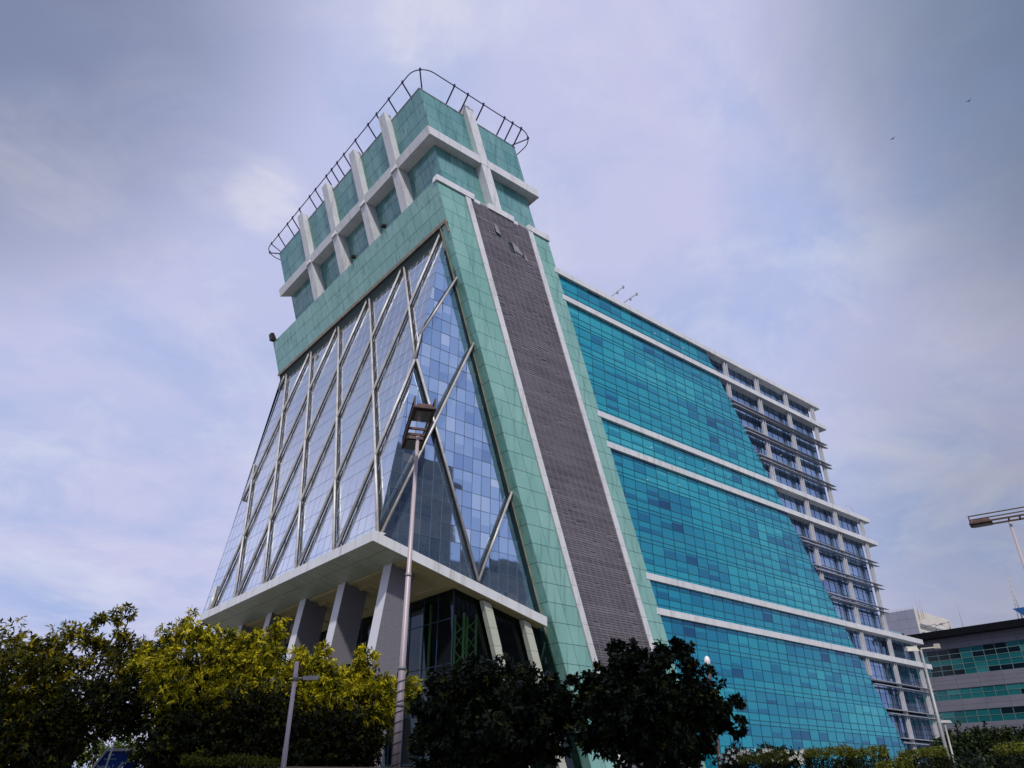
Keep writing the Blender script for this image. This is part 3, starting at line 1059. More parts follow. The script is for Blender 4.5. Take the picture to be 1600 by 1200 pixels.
for a, b, zt in ((43.2, 70.6, 12.5), (43.2, 68.7, 10.5)):
    mb.box(a + 1.0, a + 1.1, b - 1.0, b + .6, 4.0, zt)
mb.build('teal_banner', M['teal_glass'], lob)
# lattice column inside the lobby corner
mb = MB()
tx, ty = 44.0, 61.9
for dx in (0, 1.5):
    for dy in (0, 1.5):
        mb.tube([(tx + dx, ty + dy, 0), (tx + dx, ty + dy, 17.6)], .13, 8)
z = 0.3
fl = 0
while z < 17.0:
    for (p, q) in (((0, 0), (1.5, 0)), ((0, 0), (0, 1.5)), ((1.5, 0), (1.5, 1.5)), ((0, 1.5), (1.5, 1.5))):
        if fl % 4 == 0:
            mb.tube([(tx + p[0], ty + p[1], z), (tx + q[0], ty + q[1], z)], .09, 6)
        a, b_ = (p, q) if fl % 2 else (q, p)
        mb.tube([(tx + a[0], ty + a[1], z), (tx + b_[0], ty + b_[1], z + 1.4)], .055, 6)
    z += 1.4
    fl += 1
mb.build('lattice_column', M['truss'], office)
for b in (66.4, 67.9, 70.9):
    mb = MB()
    mb.tube([(43.0, b, 0), (43.0, b, 19.0)], .14, 8)
    mb.tube([(43.0, b, 8.6), (43.0, b + 2.2, 8.6)], .07, 6)
    mb.build('lobby_post', M['truss'], office)
mb = MB()
for zz_ in (4.2, 8.5):
    mb.box(42.5, 42.7, 62.0, 104.0, zz_, zz_ + .18)
mb.build('lobby_transom', M['lamp_grey'], office)
# inclined posts under the canopy front
for a_top, z_top in ((45.65, 18.75), (50.8, 17.52)):
    mb = MB()
    zz = frange(0, z_top, 1.62)
    w = .95
    X = lambda z: a_top - .5 + .335 * (z_top - z)
    for za, zb in zip(zz, zz[1:]):
        zt1 = zb + (S * w if abs(zb - z_top) < 1e-3 else 0)
        mb.hexa([(X(za), 60.3, za), (X(za) + w, 60.3, za), (X(za) + w, 60.95, za), (X(za), 60.95, za),
                 (X(zb), 60.3, zb - .03), (X(zb) + w, 60.3, zt1 - .03), (X(zb) + w, 60.95, zt1 - .03), (X(zb), 60.95, zb - .03)], rng.uniform(.3, 1))
    mb.build('inclined_post', M['post'], canopy)

# teal curtain wall -------------------------------------------------------
TB = 60.32


def aT(z):                                  # slanting right edge
    return 88.98 + .649 * (65 - z)


mb = MB()                                   # wing body
mb.box(56, 120.6, 61.85, 80, 45.5, 65.0)
mb.box(60, 129.5, 61.85, 80, 25.5, 45.5)
mb.box(70, 138.6, 61.85, 80, 0, 25.5)
wing = mb.build('wing_block', M['core'], office)
ROWT = []
zb = -2.5
for f in range(18):
    for d in (0, .5, 1.35, 2.7):
        if 0 <= zb + d <= 65.2:
            ROWT.append(zb + d)
    zb += 4.0
ROWT = sorted(set([0.0] + ROWT + [65.3]))
poly = [(aR(0) - .3, 0), (aT(0), 0), (aT(65.3), 65.3), (aR(65.3) - .3, 65.3)]
XT = frange(54.0, 134.0, 2.2)
fl_tone = {}


def floor_of(j):
    return int((ROWT[j] + 2.5 + .01) // 4)


run = {}


def ttone(i, j):
    h = ROWT[j + 1] - ROWT[j]
    f = floor_of(j)
    if f not in fl_tone:
        fl_tone[f] = rng.gauss(0, .055)
    base = .72 if h < .95 else .64
    kx = (f, i)
    if kx not in run:
        prev = run.get((f, i - 1), 0)
        s_ = prev if rng.random() < .6 else rng.gauss(.01, .09)
        run[kx] = s_
    amp = .3 if h < .95 else 1.0
    amp2 = .05 * math.sin(i * .33 + f * 1.7) + .04 * math.sin(i * .11 + f * .6)
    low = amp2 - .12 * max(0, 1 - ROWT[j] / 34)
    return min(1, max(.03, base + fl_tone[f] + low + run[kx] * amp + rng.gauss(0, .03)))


def tsplit(i, j):
    h = ROWT[j + 1] - ROWT[j]
    if h < .95:
        return None
    t = ttone(i, j)
    r = rng.random()
    if r < .045:
        return [(0, max(.02, t - .42)), (.82, t)]
    if r < .42:
        return [(0, max(.02, t - rng.uniform(.1, .25))), (rng.choice((.3, .45, .6, .8)), min(1, t + .06))]
    return [(0, t)]


mm = MB()
mb = MB()
glazing(lambda a, z: (a, TB, z), (0, -1, 0), poly, XT, ROWT, ttone, mb, mm, .07, .045, .005, tsplit, .045)
# side return of the slanting edge
mb.poly([(aT(0), TB, 0), (aT(65.3), TB, 65.3), (aT(65.3), 61.8, 65.3), (aT(0), 61.8, 0)], .15)
cw = mb.build('curtain_wall', M['teal_glass'], wing)
mm.build('mullion_grid', M['mullion_teal'], cw)
# pale ceiling fittings glimpsed through a few panes
for a, z in ((76.5, 63.0), (79.5, 63.1), (83.0, 62.9), (73, 43.1), (79, 43.2), (84.5, 43.0), (90, 43.1), (96, 39.3), (71.5, 38.0), (103, 50.7), (106, 51.0), (78, 38.9)):
    mb = MB()
    mb.hexa([(a, TB - .02, z), (a + .5, TB - .02, z + .22), (a + .5, TB - .01, z + .22), (a, TB - .01, z), (a, TB - .02, z + .07), (a + .5, TB - .02, z + .29), (a + .5, TB - .01, z + .29), (a, TB - .01, z + .07)])
    mb.build('ceiling_lamp', M['pale_fin'], cw)

# white bands: (level, right end)
for z, a1 in ((65.5, 122.4), (61.5, 123.3), (45.5, 131.6), (41.5, 132.6), (25.5, 140.6), (21.5, 141.6)):
    mb = MB()
    h = .78
    x = aR(z) - .3
    while x < a1:
        x2 = min(a1, x + 4.4)
        mb.hexa([(x, B0 - .06, z - h), (x2 - .015, B0 - .06, z - h), (x2 - .015, 61.75, z - h), (x, 61.75, z - h),
                 (x, B0 - .06, z), (x2 - .015, B0 - .06, z), (x2 - .015, 61.75, z), (x, 61.75, z)], rng.uniform(.3, 1))
        x = x2
    mb.build('white_band', M['white'], wing)
# the shadow gap under each band on the curtain wall
# wing frame: twin posts
COLS = [94.3, 102.95, 111.6, 120.25, 129.1, 138.1]
LEVELS = [65.5, 61.5, 57.5, 53.5, 49.5, 45.5, 41.5, 37.5, 33.5, 29.5, 25.5, 21.5, 17.5, 13.5, 9.5, 5.5, 0.0]


def top_of(a):
    return 65.5 if a < 121 else (45.5 if a < 130 else 25.5)


WHITE_LV = (65.5, 61.5, 45.5, 41.5, 25.5, 21.5)
for a in COLS:
    zt = top_of(a)
    zlo = max(0.0, 65 - (a - .75 - 88.98) / .649)
    mb = MB()
    for l0, l1 in zip(LEVELS[1:], LEVELS):
        za, zb_ = max(l0, zlo), min(l1 - (.87 if l1 in WHITE_LV else .0), zt)
        if zb_ - za < .2:
            continue
        for dx in (-.44, .14):
            mb.box(a + dx, a + dx + .21, B0 + .22, B0 + .62, za + .01, zb_ - .02, rng.uniform(.3, 1))
    for z in LEVELS[1:-1]:
        if z not in WHITE_LV and zlo < z < zt:
            mb.box(a - .10, a + .14, B0 + .2, B0 + .5, z - .8, z + .1)
    mb.build('twin_post', M['grey_panel'], wing)
# paired sun rails between the white bands
for z in LEVELS[1:-1]:
    if z in WHITE_LV:
        continue
    zt_end = 122.6 if z > 45.5 else (131.8 if z > 25.5 else 140.9)
    for dz in (0.0, -.62):
        zz_ = z + dz
        a0 = aT(zz_) + .25
        mb = MB()
        mb.hexa([(a0, B0 - .12, zz_ - .17), (zt_end - .9, B0 - .12, zz_ - .17), (zt_end - .9, B0 + .55, zz_ - .13), (a0, B0 + .55, zz_ - .13),
                 (a0, B0 - .12, zz_ - .02), (zt_end, B0 + .1, zz_ - .06), (zt_end - .2, B0 + .55, zz_), (a0, B0 + .55, zz_)])
        mb.build('sun_rail', M['rail_grey'], wing)
# recessed windows, one per bay and floor
edges = [88.0] + COLS
for l0, l1 in zip(LEVELS[1:], LEVELS):
    for x0, x1 in zip(edges, edges[1:]):
        if top_of(x1) < l1 - .1:
            continue
        xa = max(x0, aT(l1) - .2)
        if xa > x1 - .3:
            continue
        zl, zh = max(l0, 0), l1 - .3
        pol = [(max(x0, aT(l0) - .05), zl), (x1, zl), (x1, zh), (max(x0, aT(l1) - .05), zh)]
        if pol[0][0] > x1 - .2:
            pol = [(x1, 65 - (x1 - 88.98) / .649), (x1, zh), (max(x0, aT(l1) - .05), zh)]
        mb, mm = MB(), MB()
        rw = [zl + (zh - zl) * q for q in (0, .22, .62, 1.0)]
        bt = rng.gauss(.5, .08)
        glazing(lambda a, z: (a, 61.25, z), (0, -1, 0), pol, [x0 + (x1 - x0) * q / 5 for q in range(6)], rw,
                lambda i, j: min(1, max(0, bt + rng.gauss(0, .14))), mb, mm, .045, .05, .006)
        if not mb.f:
            continue
        w_ = mb.build('window', M['blue_glass'], wing)
        if mm.f:
            mm.build('window_frame', M['mullion_dark'], w_)
mb = MB()                                   # end walls and roofs of the stepped block
for x, z0, z1 in ((120.7, 45.5, 64.6), (129.6, 25.5, 44.6), (138.7, 0, 24.6)):
    mb.box(x, x + .12, 61.6, 80, z0, z1)
mb.build('end_wall', M['blue_glass'], wing)
for a0, a1 in ((72.0, 74.2), (75.6, 77.8)):                 # davits on the roof
    mb = MB()
    p, q = Vector((a0 + 3, 62.0, 65.4)), Vector((a0 + 5.6, 60.8, 67.0))
    p, q = fp(955, 464, 61.6), fp(974, 449, 60.6)
    if a0 > 73:
        p, q = fp(975, 473, 61.6), fp(995, 460, 60.6)
    mb.bar(p, q, .16, .16, (0, 0, 1))
    mid = p + (q - p) * .5
    mb.box(mid.x - .12, mid.x + .12, mid.y - .1, mid.y + .1, mid.z - .3, mid.z + .1)
    mb.box(q.x - .12, q.x + .12, q.y - .1, q.y + .1, q.z - .15, q.z + .25)
    mb.build('davit_arm', M['lamp_grey'], wing)
mb = MB()                                   # glass balustrade and lamps on the lower roofs
for x in frange(132.2, 137.4, 1.25):
    mb.box(x, x + 1.15, 61.8, 61.86, 25.55, 26.5)
mb.build('balustrade', M['glass_rail'], wing)
mb = MB()
for x in (123.5, 125.2, 126.9, 130.0):
    mb.tube([(x, 61.7, 45.5), (x, 61.7, 46.1)], .04, 6)
    mb.box(x - .14, x + .14, 61.6, 61.85, 46.05, 46.3)
mb.tube([(126.9 + 1.55 - 1.55 * math.cos(math.pi * q / 12), 61.7, 46.2 + 1.6 * math.sin(math.pi * q / 12)) for q in range(13)], .02, 5)
mb.build('roof_lamp_set', M['lamp_grey'], wing)

# ------------------------------------------------------------------ building beyond, on the right
bgb = thing('office_building', (178, 55, 0), 'low office block with mauve bands and green ribbon windows under a black flat roof', 'building')
BX = 170.0
Y0, Y1 = 41.6, 78.0
mb = MB()
mb.box(BX + .3, BX + 25, Y0, Y1, 0, 30.2)
body = mb.build('wall', M['core'], bgb)
mb = MB()
mb.hexa([(BX - 2.0, Y0 - 1, 30.2), (BX + 26, Y0 - 1, 30.2), (BX + 26, Y1 + 1, 30.2), (BX - 2.0, Y1 + 1, 30.2),
         (BX - 2.4, Y0 - 1, 31.4), (BX + 26, Y0 - 1, 31.4), (BX + 26, Y1 + 1, 31.4), (BX - 2.4, Y1 + 1, 31.4)])
roof_ = mb.build('roof', M['black_roof'], bgb)
for z0, z1 in ((28.0, 30.2), (20.5, 23.0), (16.5, 18.5), (11.8, 14.2), (0, 3)):
    mb = MB()
    yy = frange(Y0, Y1, 4.4)
    nr = 2 if z1 - z0 < 2.3 else 3
    for ya, yb in zip(yy, yy[1:]):
        for q in range(nr):
            mb.box(BX - .15, BX + .3, ya + .02, yb - .02, z0 + (z1 - z0) * q / nr + .015, z0 + (z1 - z0) * (q + 1) / nr - .015, rng.uniform(0, 1))
    mb.build('cladding_band', M['purple_panel'], bgb)
for z0, z1, rows in ((23.0, 28.0, 5), (18.5, 20.5, 2), (14.2, 16.5, 2), (3.0, 11.8, 5)):
    mb, mm = MB(), MB()
    dark = set()
    for j in range(rows):
        for i in range(40):
            if rng.random() < (.10 if rows == 5 else .06):
                for q in range(rng.choice((1, 2, 3))):
                    dark.add((i + q, j))
    if rows == 5:
        for i in range(18, 23):
            dark |= {(i, 4), (i, 3)}
        dark |= {(20, 1), (21, 1), (20, 0), (19, 1), (13, 3), (13, 4), (12, 4)}
    glazing(lambda y, z: (BX, y, z), (-1, 0, 0), [(Y0, z0), (Y0, z1), (Y1, z1), (Y1, z0)][::-1], frange(Y0, Y1, 2.2), [z0 + (z1 - z0) * q / rows for q in range(rows + 1)],
            lambda i, j: (.1 if (i, j) in dark else min(1, max(.4, rng.gauss(.62, .13)))), mb, mm, .08, .08, .004)
    w_ = mb.build('ribbon_window', M['far_glass'], bgb)
    mm.build('window_frame', M['far_mullion'], w_)
# roof furniture: two davits, mast, blue sail roof
for ya in (67.8, 70.6):
    mb = MB()
    mb.tube([(BX + .3, ya - 1.3, 31.4), (BX + .3, ya - 1.3, 33.4)], .09, 6)
    mb.tube([(BX + .3, ya - 1.5, 33.3), (BX - .3, ya + 1.2, 32.8)], .08, 6)
    mb.tube([(BX + .3, ya - 1.3, 31.8), (BX, ya + .1, 33.0)], .05, 6)
    mb.box(BX - .3, BX + .2, ya - .1, ya + .3, 32.8, 33.2)
    mb.build('davit_arm', M['lamp_grey'], roof_)
mb = MB()
for dy, dx in ((0, 0), (.9, 0), (.45, .8)):
    mb.tube([(BX + 6 + dx, 54.6 + dy, 31.4), (BX + 6.3, 55.0, 41.5)], [.09, .03], 5)
for q in range(10):
    w = .9 * (1 - q / 10.5)
    z = 31.6 + q * .95
    mb.tube([(BX + 6, 54.6 + .4 * q / 10, z), (BX + 6, 54.6 + .4 * q / 10 + w, z + .6)], .03, 5)
mb.build('lattice_mast', M['mast'], roof_)
mb = MB()
mb.hexa([(BX + 1, 46.0, 33.2), (BX + 5, 46.0, 33.2), (BX + 5, 52.0, 31.6), (BX + 1, 52.0, 31.6), (BX + 1, 46.0, 33.9), (BX + 5, 46.0, 33.9), (BX + 5, 54.4, 34.0), (BX + 1, 54.4, 34.0)])
mb.build('sail_roof', M['sail_blue'], roof_)
mb = MB()
mb.tube([(BX + 3, 65.0, 31.4), (BX + 3, 65.0, 40.5)], [.05, .02], 5)
mb.build('whip_aerial', M['mast'], roof_)

# pale tower block behind it
far = thing('tower_block', (312, 122, 0), 'pale distant tower block with a blue-grey end wall behind the mauve banded office', 'building')
mb = MB()
mb.box(300.2, 330, 128.3, 145, 0, 63.6)
fb_ = mb.build('wall', M['far_cream'], far)
mb = MB()
for y in frange(128.3, 145.0, 3.3)[:-1]:
    for z in frange(30, 63.6, 3.4)[:-1]:
        mb.box(300.0, 300.2, y + .03, y + 3.27, z + .03, z + 3.37, rng.random())
mb.build('end_wall', M['far_grey'], far)
mb = MB()
mb.box(299.9, 300.8, 127.9, 128.28, 0, 63.9)
mb.build('corner_fin', M['far_cream'], far)
mb = MB()
for q in range(3):
    mb.box(301, 328.0, 127.3, 127.9, 52 + q * 3, 52.5 + q * 3)
mb.build('balcony_slab', M['far_grey'], far)
mb = MB()
for y in frange(128.5, 141.0, 1.6):
    mb.tube([(300.5, y, 63.6), (300.5, y, 64.9 + .5 * (rng.random() > .6))], .06, 5)
mb.tube([(300.5, 128.5, 64.6), (300.5, 141, 64.6)], .05, 5)
for y, h in ((127.6, 5.5), (126.6, 3.4), (125.9, 4.2)):
    mb.tube([(301.5, y, 60), (301.5, y, 60 + h + 3)], .07, 5)
mb.build('roof_railing', M['lamp_grey'], far)

# ------------------------------------------------------------------ street opposite (behind the camera, two blocks mirrored in the facade, one added for shade)
def plain_block(name, label, x0, x1, y0, y1, h, step=None, rot=None, cen=None, fins=False):
    t = thing(name, cen if cen else ((x0 + x1) / 2, (y0 + y1) / 2, 0), label, 'building')
    if rot:
        t.rotation_euler = (0, 0, rot)
    mb, mg = MB(), MB()
    segs = [(x0, x1, 0, h)] if not step else step
    for a0, a1, z0, z1 in segs:
        mb.box(a0, a1, y0, y1, z0, z1)
        for z in frange(z0 + 1.2, z1 - 1.0, 3.6)[:-1]:
            for x in frange(a0 + .8, a1 - .8, 3.2)[:-1]:
                if rng.random() < .85:
                    mg.box(x + .3, x + 2.7, y1 - .1, y1 + .06, z, z + 1.9)
    mb.build('wall', M['tower_render'], t)
    mg.build('window', M['tower_glass'], t)
    if fins:
        mf = MB()
        for x in frange(x0, x1, 1.3):
            if rng.random() < .7:
                mf.box(x, x + .5, y1, y1 + .3, h * .72, h * .72 + rng.uniform(4, 9))
        mf.build('fin', M['pale_fin'], t)
    return t


plain_block('apartment_tower', 'stepped tan apartment tower across the street, seen only mirrored in the blue glass', 76, 103, -45, -27, 79,
            [(76, 95.5, 0, 80), (95.5, 99, 0, 76.5), (99, 102.5, 0, 73.5)])
plain_block('office_block', 'broad tan block with pale fins across the street, seen only mirrored in the glass', 103.5, 134, -45, -29, 55, None, None, None, True)
t = thing('shade_slab', (-27 - 6, -21 - 13, 0), 'unseen long tan slab block added to shade the lower trees', 'building')
mb = MB()  # unseen block, added and sized only to shade the lower trees
mb.v = []
mb.box(-40, 13, -18, 0, 0, 56.3)
mesh = mb.mesh('wall', M['tower_render'], Vector((0, 0, 0)))
o = bpy.data.objects.new('wall', mesh)
COL.objects.link(o)
o.parent = t
mg = MB()
for z in frange(2, 57, 3.6)[:-1]:
    for x in frange(-39, 12, 3.2)[:-1]:
        mg.box(x + .3, x + 2.7, -.1, .06, z, z + 1.9)
o = bpy.data.objects.new('window', mg.mesh('window', M['tower_glass'], Vector((0, 0, 0))))
COL.objects.link(o)
o.parent = t
t.rotation_euler = (0, 0, math.atan2(-2.5, 6.0))
t.location = (-27.0, -21.0, 0)

# ------------------------------------------------------------------ lamps


def lamp_frame(t, c, d, lng, wid, z, parent):
    """two floodlights on a rectangular frame: c centre, d long direction"""
    d = Vector((d[0], d[1], 0)).normalized()
    s = Vector((-d.y, d.x, 0))
    c = Vector((c[0], c[1], z))
    P = lambda u, v, w=0: c + d * u + s * v + Vector((0, 0, w))
    mb = MB()
    h, w = lng / 2, wid / 2
    for a, b in (((-h, -w), (h, -w)), ((-h, w), (h, w)), ((-h, -w), (-h, w)), ((h, -w), (h, w)), ((0, -w), (0, w)), ((h * .28, -w), (h * .28, w))):
        mb.bar(P(*a), P(*b), .07, .07, (0, 0, 1))
    for u in (-h, h):
        for v in (-w, w):
            mb.bar(P(u, v), P(u, v, .35), .05, .05, d)
    for v in (-w, w):
        mb.bar(P(-h, v, .35), P(h, v, .35), .045, .045, (0, 0, 1))
    fr_ = mb.build('lamp_frame', M['lamp_rust'] if parent is None else M['lamp_rust'], t)
    for sg_ in (-1, 1):
        mb = MB()
        u0, u1 = sg_ * h * .42, sg_ * h * .98
        w2 = w * .92
        a, b = min(u0, u1), max(u0, u1)
        mb.hexa([P(a, -w2, -.02), P(b, -w2, -.02), P(b, w2, -.02), P(a, w2, -.02), P(a + .12, -w2 * .75, .24), P(b - .12, -w2 * .75, .24), P(b - .12, w2 * .75, .24), P(a + .12, w2 * .75, .24)])
        f_ = mb.build('floodlight', M['lamp_rust'], t)
        mb = MB()
        mb.hexa([P(a + .06, -w2 + .05, -.05), P(b - .06, -w2 + .05, -.05), P(b - .06, w2 - .05, -.05), P(a + .06, w2 - .05, -.05),
                 P(a + .06, -w2 + .05, -.021), P(b - .06, -w2 + .05, -.021), P(b - .06, w2 - .05, -.021), P(a + .06, w2 - .05, -.021)])
        mb.build('lens', M['lens'], f_)


def mast_lamp(name, base, h, r0, r1, label, group, fd, fc=None, scale=1.0, spiral=False):
    t = thing(name, (base[0], base[1], 0), label, 'lamp post', group)
    mb = MB()
    x, y = base
    prof = [(0, r0 * 1.02), (h * .32, r0 * .93), (h * .32 + .02, r0 * .86), (h * .40, r0 * .84), (h * .40 + .02, r0 * .76), (h * .62, r0 * .66), (h * .62 + .02, r0 * .58), (h, r1)]
    mb.tube([(x, y, z) for z, r in prof], [r for z, r in prof], 18)
    mb.tube([(x, y, 0), (x, y, .04)], r0 * 2.2, 18)
    pole = mb.build('pole', M['lamp_pole'], t)
    mb = MB()
    for z, r in ((h * .32, r0 * .97), (h * .40, r0 * .89), (h * .62, r0 * .70)):
        mb.tube([(x, y, z - .05), (x, y, z + .05)], r * 1.06, 18)
    mb.build('collar', M['lamp_grey'], pole)
    if spiral:
        mb = MB()
        pts = []
        n = 150
        for i in range(n):
            z = 1.9 + 2.55 * i / n
            a = i * 2 * math.pi / 15.0
            pts.append((x + r0 * 1.03 * math.cos(a), y + r0 * 1.03 * math.sin(a), z))
        mb.tube(pts, .011, 5)
        mb.build('cable', M['wire'], pole)
    lamp_frame(t, fc if fc else base, fd, 3.1 * scale, .62 * scale, h + .1, t)
    return t


mast_lamp('lamp_post', (11.36, 18.85), 11.75, .118, .055, 'tall pinkish lamp mast with brown twin floodlight frame, cable wound round it', 'twin floodlight masts', (.42, .91), (11.2, 18.62), 1.0, True)
mast_lamp('lamp_post', (38.4, 11.2), 12.6, .115, .065, 'lamp mast with a twin floodlight frame against the sky at the far right', 'twin floodlight masts', (.25, -.97), None, 1.0)
# far lamp in front of the corner of the stepped wing
b_ = at(1434, 1016, 50)
t = thing('lamp_post', (45.9, 19.8, 0), 'pale lamp mast with one tan floodlight before the stepped wing corner', 'lamp post')
mb = MB()
mb.tube([(45.9, 19.8, 0), (45.9, 19.8, 8.9)], [.11, .06], 12)
mb.build('pole', M['lamp_grey'], t)
mb = MB()
mb.hexa([(45.1, 20.2, 8.78), (45.5, 19.7, 8.78), (45.95, 20.0, 8.9), (45.5, 20.55, 8.9), (45.2, 20.2, 8.98), (45.5, 19.8, 8.98), (45.85, 20.0, 9.1), (45.5, 20.45, 9.1)])
mb.bar((45.9, 19.8, 8.92), (46.6, 19.2, 9.0), .06, .06, (0, 0, 1))
mb.box(46.5, 46.75, 19.05, 19.3, 8.95, 9.2)
mb.build('floodlight', M['mast'], t)
t = thing('street_lamp', (55.2, 23.5, 0), 'small pale street lamp with a flat head before the dark trees at lower right', 'street lamp')
mb = MB()
mb.tube([(55.2, 23.5, 0), (55.2, 23.5, 5.8)], [.08, .05], 10)
mb.build('pole', M['lamp_grey'], t)
mb = MB()
mb.hexa([(54.75, 23.7, 5.78), (55.45, 23.1, 5.78), (55.65, 23.35, 5.78), (54.95, 23.95, 5.78), (54.85, 23.7, 5.92), (55.4, 23.2, 5.95), (55.55, 23.35, 5.95), (55.0, 23.85, 5.92)])
mb.build('lamp_head', M['lamp_grey'], t)
# short pole by the golden trees
t = thing('lamp_post', (8.04, 18.31, 0), 'short grey lamp pole with a small side arm lamp in front of the golden trees', 'lamp post')
mb = MB()
mb.tube([(8.04, 18.31, 0), (8.04, 18.31, 2.6), (8.04, 18.31, 2.62), (8.04, 18.31, 4.5)], [.066, .062, .054, .05], 14)
pole = mb.build('pole', M['lamp_pole'], t)
mb = MB()
mb.tube([(8.04, 18.31, 4.05), (8.04, 18.31, 4.22)], .062, 14)
mb.build('collar', M['lamp_grey'], pole)
mb = MB()
dv = Vector((.37, -.16, 0)).normalized()
p = Vector((8.04, 18.31, 4.12))
mb.tube([p, p + dv * .25], .025, 8)
mb.hexa([p + dv * .2 + Vector((.02, .06, -.05)), p + dv * .55 + Vector((.02, .06, -.03)), p + dv * .55 + Vector((-.04, -.06, -.03)), p + dv * .2 + Vector((-.04, -.06, -.05)),
         p + dv * .2 + Vector((.02, .06, .05)), p + dv * .58 + Vector((.02, .06, .07)), p + dv * .58 + Vector((-.04, -.06, .07)), p + dv * .2 + Vector((-.04, -.06, .05))])
mb.build('lamp_head', M['lamp_grey'], t)
# globe lamp above the dark trees
t = thing('globe_lamp', (20.75, 15.66, 0), 'white globe lamp on a dark bracket peeping over the round dark tree', 'lamp')
mb = MB()
mb.tube([(20.75, 15.66, 0), (20.75, 15.66, 5.05)], .06, 10)
for s_ in (-1, 1):
    mb.tube([(20.75, 15.66, 5.05), (20.75 + .13 * s_, 15.66 - .1 * s_, 5.08), (20.75 + .13 * s_, 15.66 - .1 * s_, 5.3)], .02, 6)
mb.build('pole', M['wire'], t)
mb = MB()
mb.tube([(20.75, 15.66, 5.27), (20.75, 15.66, 5.32), (20.75, 15.66, 5.42), (20.75, 15.66, 5.52), (20.75, 15.66, 5.56)], [.05, .09, .10, .07, .02], 14)
mb.build('globe', M['white_lens'], t)

# ------------------------------------------------------------------ sign
sg_c = Vector((6.0, 25.28, 0))
t = thing('sign', (6.0, 25.28, 0), 'slanted blue information sign with white frame reading Building 7 under the trees', 'sign')
d = Rv.copy()
nrm = Vector((-Fh.x, -Fh.y, 0))


def sp(x, z, o=0.0):
    return sg_c + d * x + Vector((0, 0, z)) + nrm * o


def skew(z):
    return (z - 2.8) * .62


mb = MB()
def plate(x0, x1, z0, z1, o0, o1):
    mb.hexa([sp(x0 + skew(z0), z0, o1), sp(x1 + skew(z0), z0, o1), sp(x1 + skew(z0), z0, o0), sp(x0 + skew(z0), z0, o0),
             sp(x0 + skew(z1), z1, o1), sp(x1 + skew(z1), z1, o1), sp(x1 + skew(z1), z1, o0), sp(x0 + skew(z1), z1, o0)])
plate(-.10, .62, .3, 2.72, 0, .06)
plate(.62, .95, .1, 2.45, -.12, -.06)
mb.build('panel', M['sign_blue'], t)
mb = MB()
plate(-.17, -.10, .2, 2.79, -.02, .09)
plate(.55, .62, .2, 2.45, .06, .085)
plate(-.10, .62, 2.72, 2.79, -.02, .09)
mb.build('frame', M['sign_white'], t)
mb = MB()
mb.tube([sp(-.18, .2, .35), sp(.12, 2.93, .35)], .022, 8)
mb.build('stay', M['sign_white'], t)


def text(s, size, x, z):
    cu = bpy.data.curves.new('lettering', 'FONT')
    cu.body = s
    cu.size = size
    cu.extrude = .004
    tmp = bpy.data.objects.new('lettering', cu)
    COL.objects.link(tmp)
    dg = bpy.context.evaluated_depsgraph_get()
    me = bpy.data.meshes.new_from_object(tmp.evaluated_get(dg))
    bpy.data.objects.remove(tmp)
    me.materials.clear()
    me.materials.append(M['sign_text'])
    R3 = Matrix((d, Vector((0, 0, 1)), nrm)).transposed()
    off = sp(x + skew(z), z, .068) - sg_c
    for v in me.vertices:
        v.co = R3 @ v.co + off
    o = bpy.data.objects.new('lettering', me)
    COL.objects.link(o)
    o.parent = t


text('Park', .10, .02, 2.60)
text('Community', .075, -.02, 2.50)
text('Building 7', .12, -.03, 2.29)

# low stone boundary wall
w0, w1 = Vector((7.3, 19.25, 0)), Vector((11.9, 16.75, 0))
dw = (w1 - w0).normalized()
nw = Vector((-dw.y, dw.x, 0))
mb = MB()
L = (w1 - w0).length
for q in range(7):
    z0 = q * .3
    xx = frange(0 if q % 2 else -.4, L, .8)
    for xa, xb in zip(xx, xx[1:]):
        p0, p1 = w0 + dw * (max(0, xa) + .008), w0 + dw * (xb - .008)
        mb.hexa([p0 + Vector((0, 0, z0)), p1 + Vector((0, 0, z0)), p1 + nw * .35 + Vector((0, 0, z0)), p0 + nw * .35 + Vector((0, 0, z0)),
                 p0 + Vector((0, 0, z0 + .288)), p1 + Vector((0, 0, z0 + .288)), p1 + nw * .35 + Vector((0, 0, z0 + .288)), p0 + nw * .35 + Vector((0, 0, z0 + .288))], rng.random())
p0, p1 = w0 - nw * .05, w1 - nw * .05
mb.hexa([p0 + Vector((0, 0, 2.1)), p1 + Vector((0, 0, 2.1)), p1 + nw * .45 + Vector((0, 0, 2.1)), p0 + nw * .45 + Vector((0, 0, 2.1)),
         p0 + Vector((0, 0, 2.22)), p1 + Vector((0, 0, 2.22)), p1 + nw * .45 + Vector((0, 0, 2.22)), p0 + nw * .45 + Vector((0, 0, 2.22))], .8)
o = mb.build('boundary_wall', M['wall_stone'], None, (9.5, 18.0, 0))
tag(o, 'low tan stone boundary wall below the golden trees', 'wall')

# ------------------------------------------------------------------ foliage


